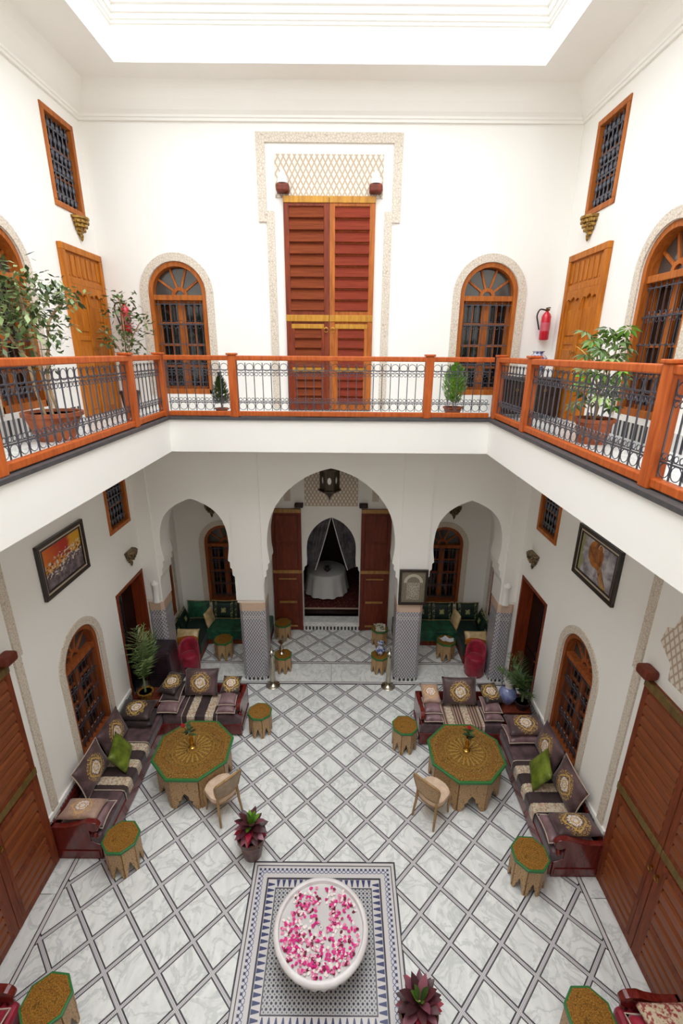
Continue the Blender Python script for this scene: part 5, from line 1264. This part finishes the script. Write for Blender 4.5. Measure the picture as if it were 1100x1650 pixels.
MB().lathe([(.24, .70), (.16, .78), (.06, .86), (.02, .92)], 6).build('lantern_roof', 'bronze', t)
MB().tube([(0, 0, .9), (0, 0, ZS + .1 - 3.80)], .008, 5).build('hanging_rod', 'iron', t)

# ------------------------------------------------------------ room behind the curtained arch
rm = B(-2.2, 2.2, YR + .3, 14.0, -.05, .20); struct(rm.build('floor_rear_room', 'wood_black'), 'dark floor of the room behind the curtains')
struct(B(-.70 - .04, .70 - .04, YR - .0, YR + .42, .0, .20).build('floor_threshold', 'marble'), 'raised marble threshold under the curtained arch')
struct(B(-.72 - .04, .72 - .04, YR - .03, YR - .0, .0, .10).build('baseboard_threshold', 'teeth'), 'row of dark tile teeth on the threshold step')
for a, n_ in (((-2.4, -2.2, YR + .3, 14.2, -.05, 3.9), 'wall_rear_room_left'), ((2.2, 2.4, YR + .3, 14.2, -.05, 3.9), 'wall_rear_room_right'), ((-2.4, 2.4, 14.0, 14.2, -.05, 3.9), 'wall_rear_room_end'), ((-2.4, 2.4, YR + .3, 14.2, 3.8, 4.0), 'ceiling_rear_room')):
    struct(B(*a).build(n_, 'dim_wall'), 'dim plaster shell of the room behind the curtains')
o = B(-1.6, 1.5, YR + .62, 13.6, .20, .215).build('patterned_rug', 'carpet'); tag(o, 'dark red patterned rug under the round white table', 'rug')
B(-1.6, 1.5, YR + .62, YR + .70, .20, .218).build('rug_border', 'band_beige', o)
t = thing('round_table', 'round table hidden under a white cloth beyond the arch', 'table', (-.22, 11.95, .215))
MB().lathe([(.5, .69), (.5, .72)], 24).build('tabletop', 'wood_brown', t); MB().lathe([(.2, 0), (.2, .03), (.05, .08), (.05, .69)], 12).build('pedestal', 'wood_brown', t)
o = MB().lathe([(.0, .735), (.52, .735), (.545, .72), (.56, .60), (.60, .30), (.63, .10)], 72, (0, 0, 0), lambda a, z: 1 + (.04 * math.sin(14 * a) + .02 * math.sin(9 * a + 1)) * max(0, (.70 - z) / .6)).build('tablecloth', 'cloth_white', None, 60, 0, True); o.location = (-.22, 11.95, .217); tag(o, 'white draped tablecloth on the round table beyond the arch', 'tablecloth')
t = thing('table_pot', 'small dark pot on the white tablecloth beyond the arch', 'pot', (-.18, 11.75, .954)); MB().lathe([(.04, 0), (.075, .05), (.08, .09), (.05, .13), (.055, .15), (.04, .15)], 14).build('pot_body', 'pot_dark', t, 50); MB().ring((0, 0, .10), .10, .008, 'y', 12, 5).build('pot_handle', 'iron', t)
ap = [(p[0], p[1]) for p in reversed(door_path[5:])]                       # apex -> jamb
for s in (-1, 1):
    N = 48; b = MB()
    def drape(u, v, dy=0.0):
        k = u * (len(ap) - 1); i = min(int(k), len(ap) - 2); f = k - i
        tx = ap[i][0] * (1 - f) + ap[i + 1][0] * f; tz = ap[i][1] * (1 - f) + ap[i + 1][1] * f
        bx, bz = .40 + .24 * u, 1.72 - .12 * (1 - u) if s > 0 else 1.80 - .2 * (1 - u)
        q = v; x = tx + (bx - tx) * q; z = tz + (bz - tz) * q - .05 * math.sin(PI * q) * (1 - u)
        y = YR + .16 + dy + .025 * math.sin(u * 60) * (1 - .5 * q) 
        return (s * min(x, .685) - .04, y, z)
    b.grid(lambda u, v: drape(u, v), N, 16); b.grid(lambda u, v: drape(u, v, .004), N, 16)
    o = b.build('curtain', 'curtain', None, 60, 0, False); tag(o, 'dark gathered curtain tied back in the arch, %s' % ('silver vase side' if s < 0 else 'engraving side'), 'curtain')
    MB().tube([drape(0, v / 12, -.004) for v in range(13)], .010, 5).build('trim_braid', 'paper', o, 60)
    MB().tube([drape(.82, 1.0), (s * .69 - .04, YR + .16, 1.74)], .014, 6).build('tie_back', 'piping', o, 60)
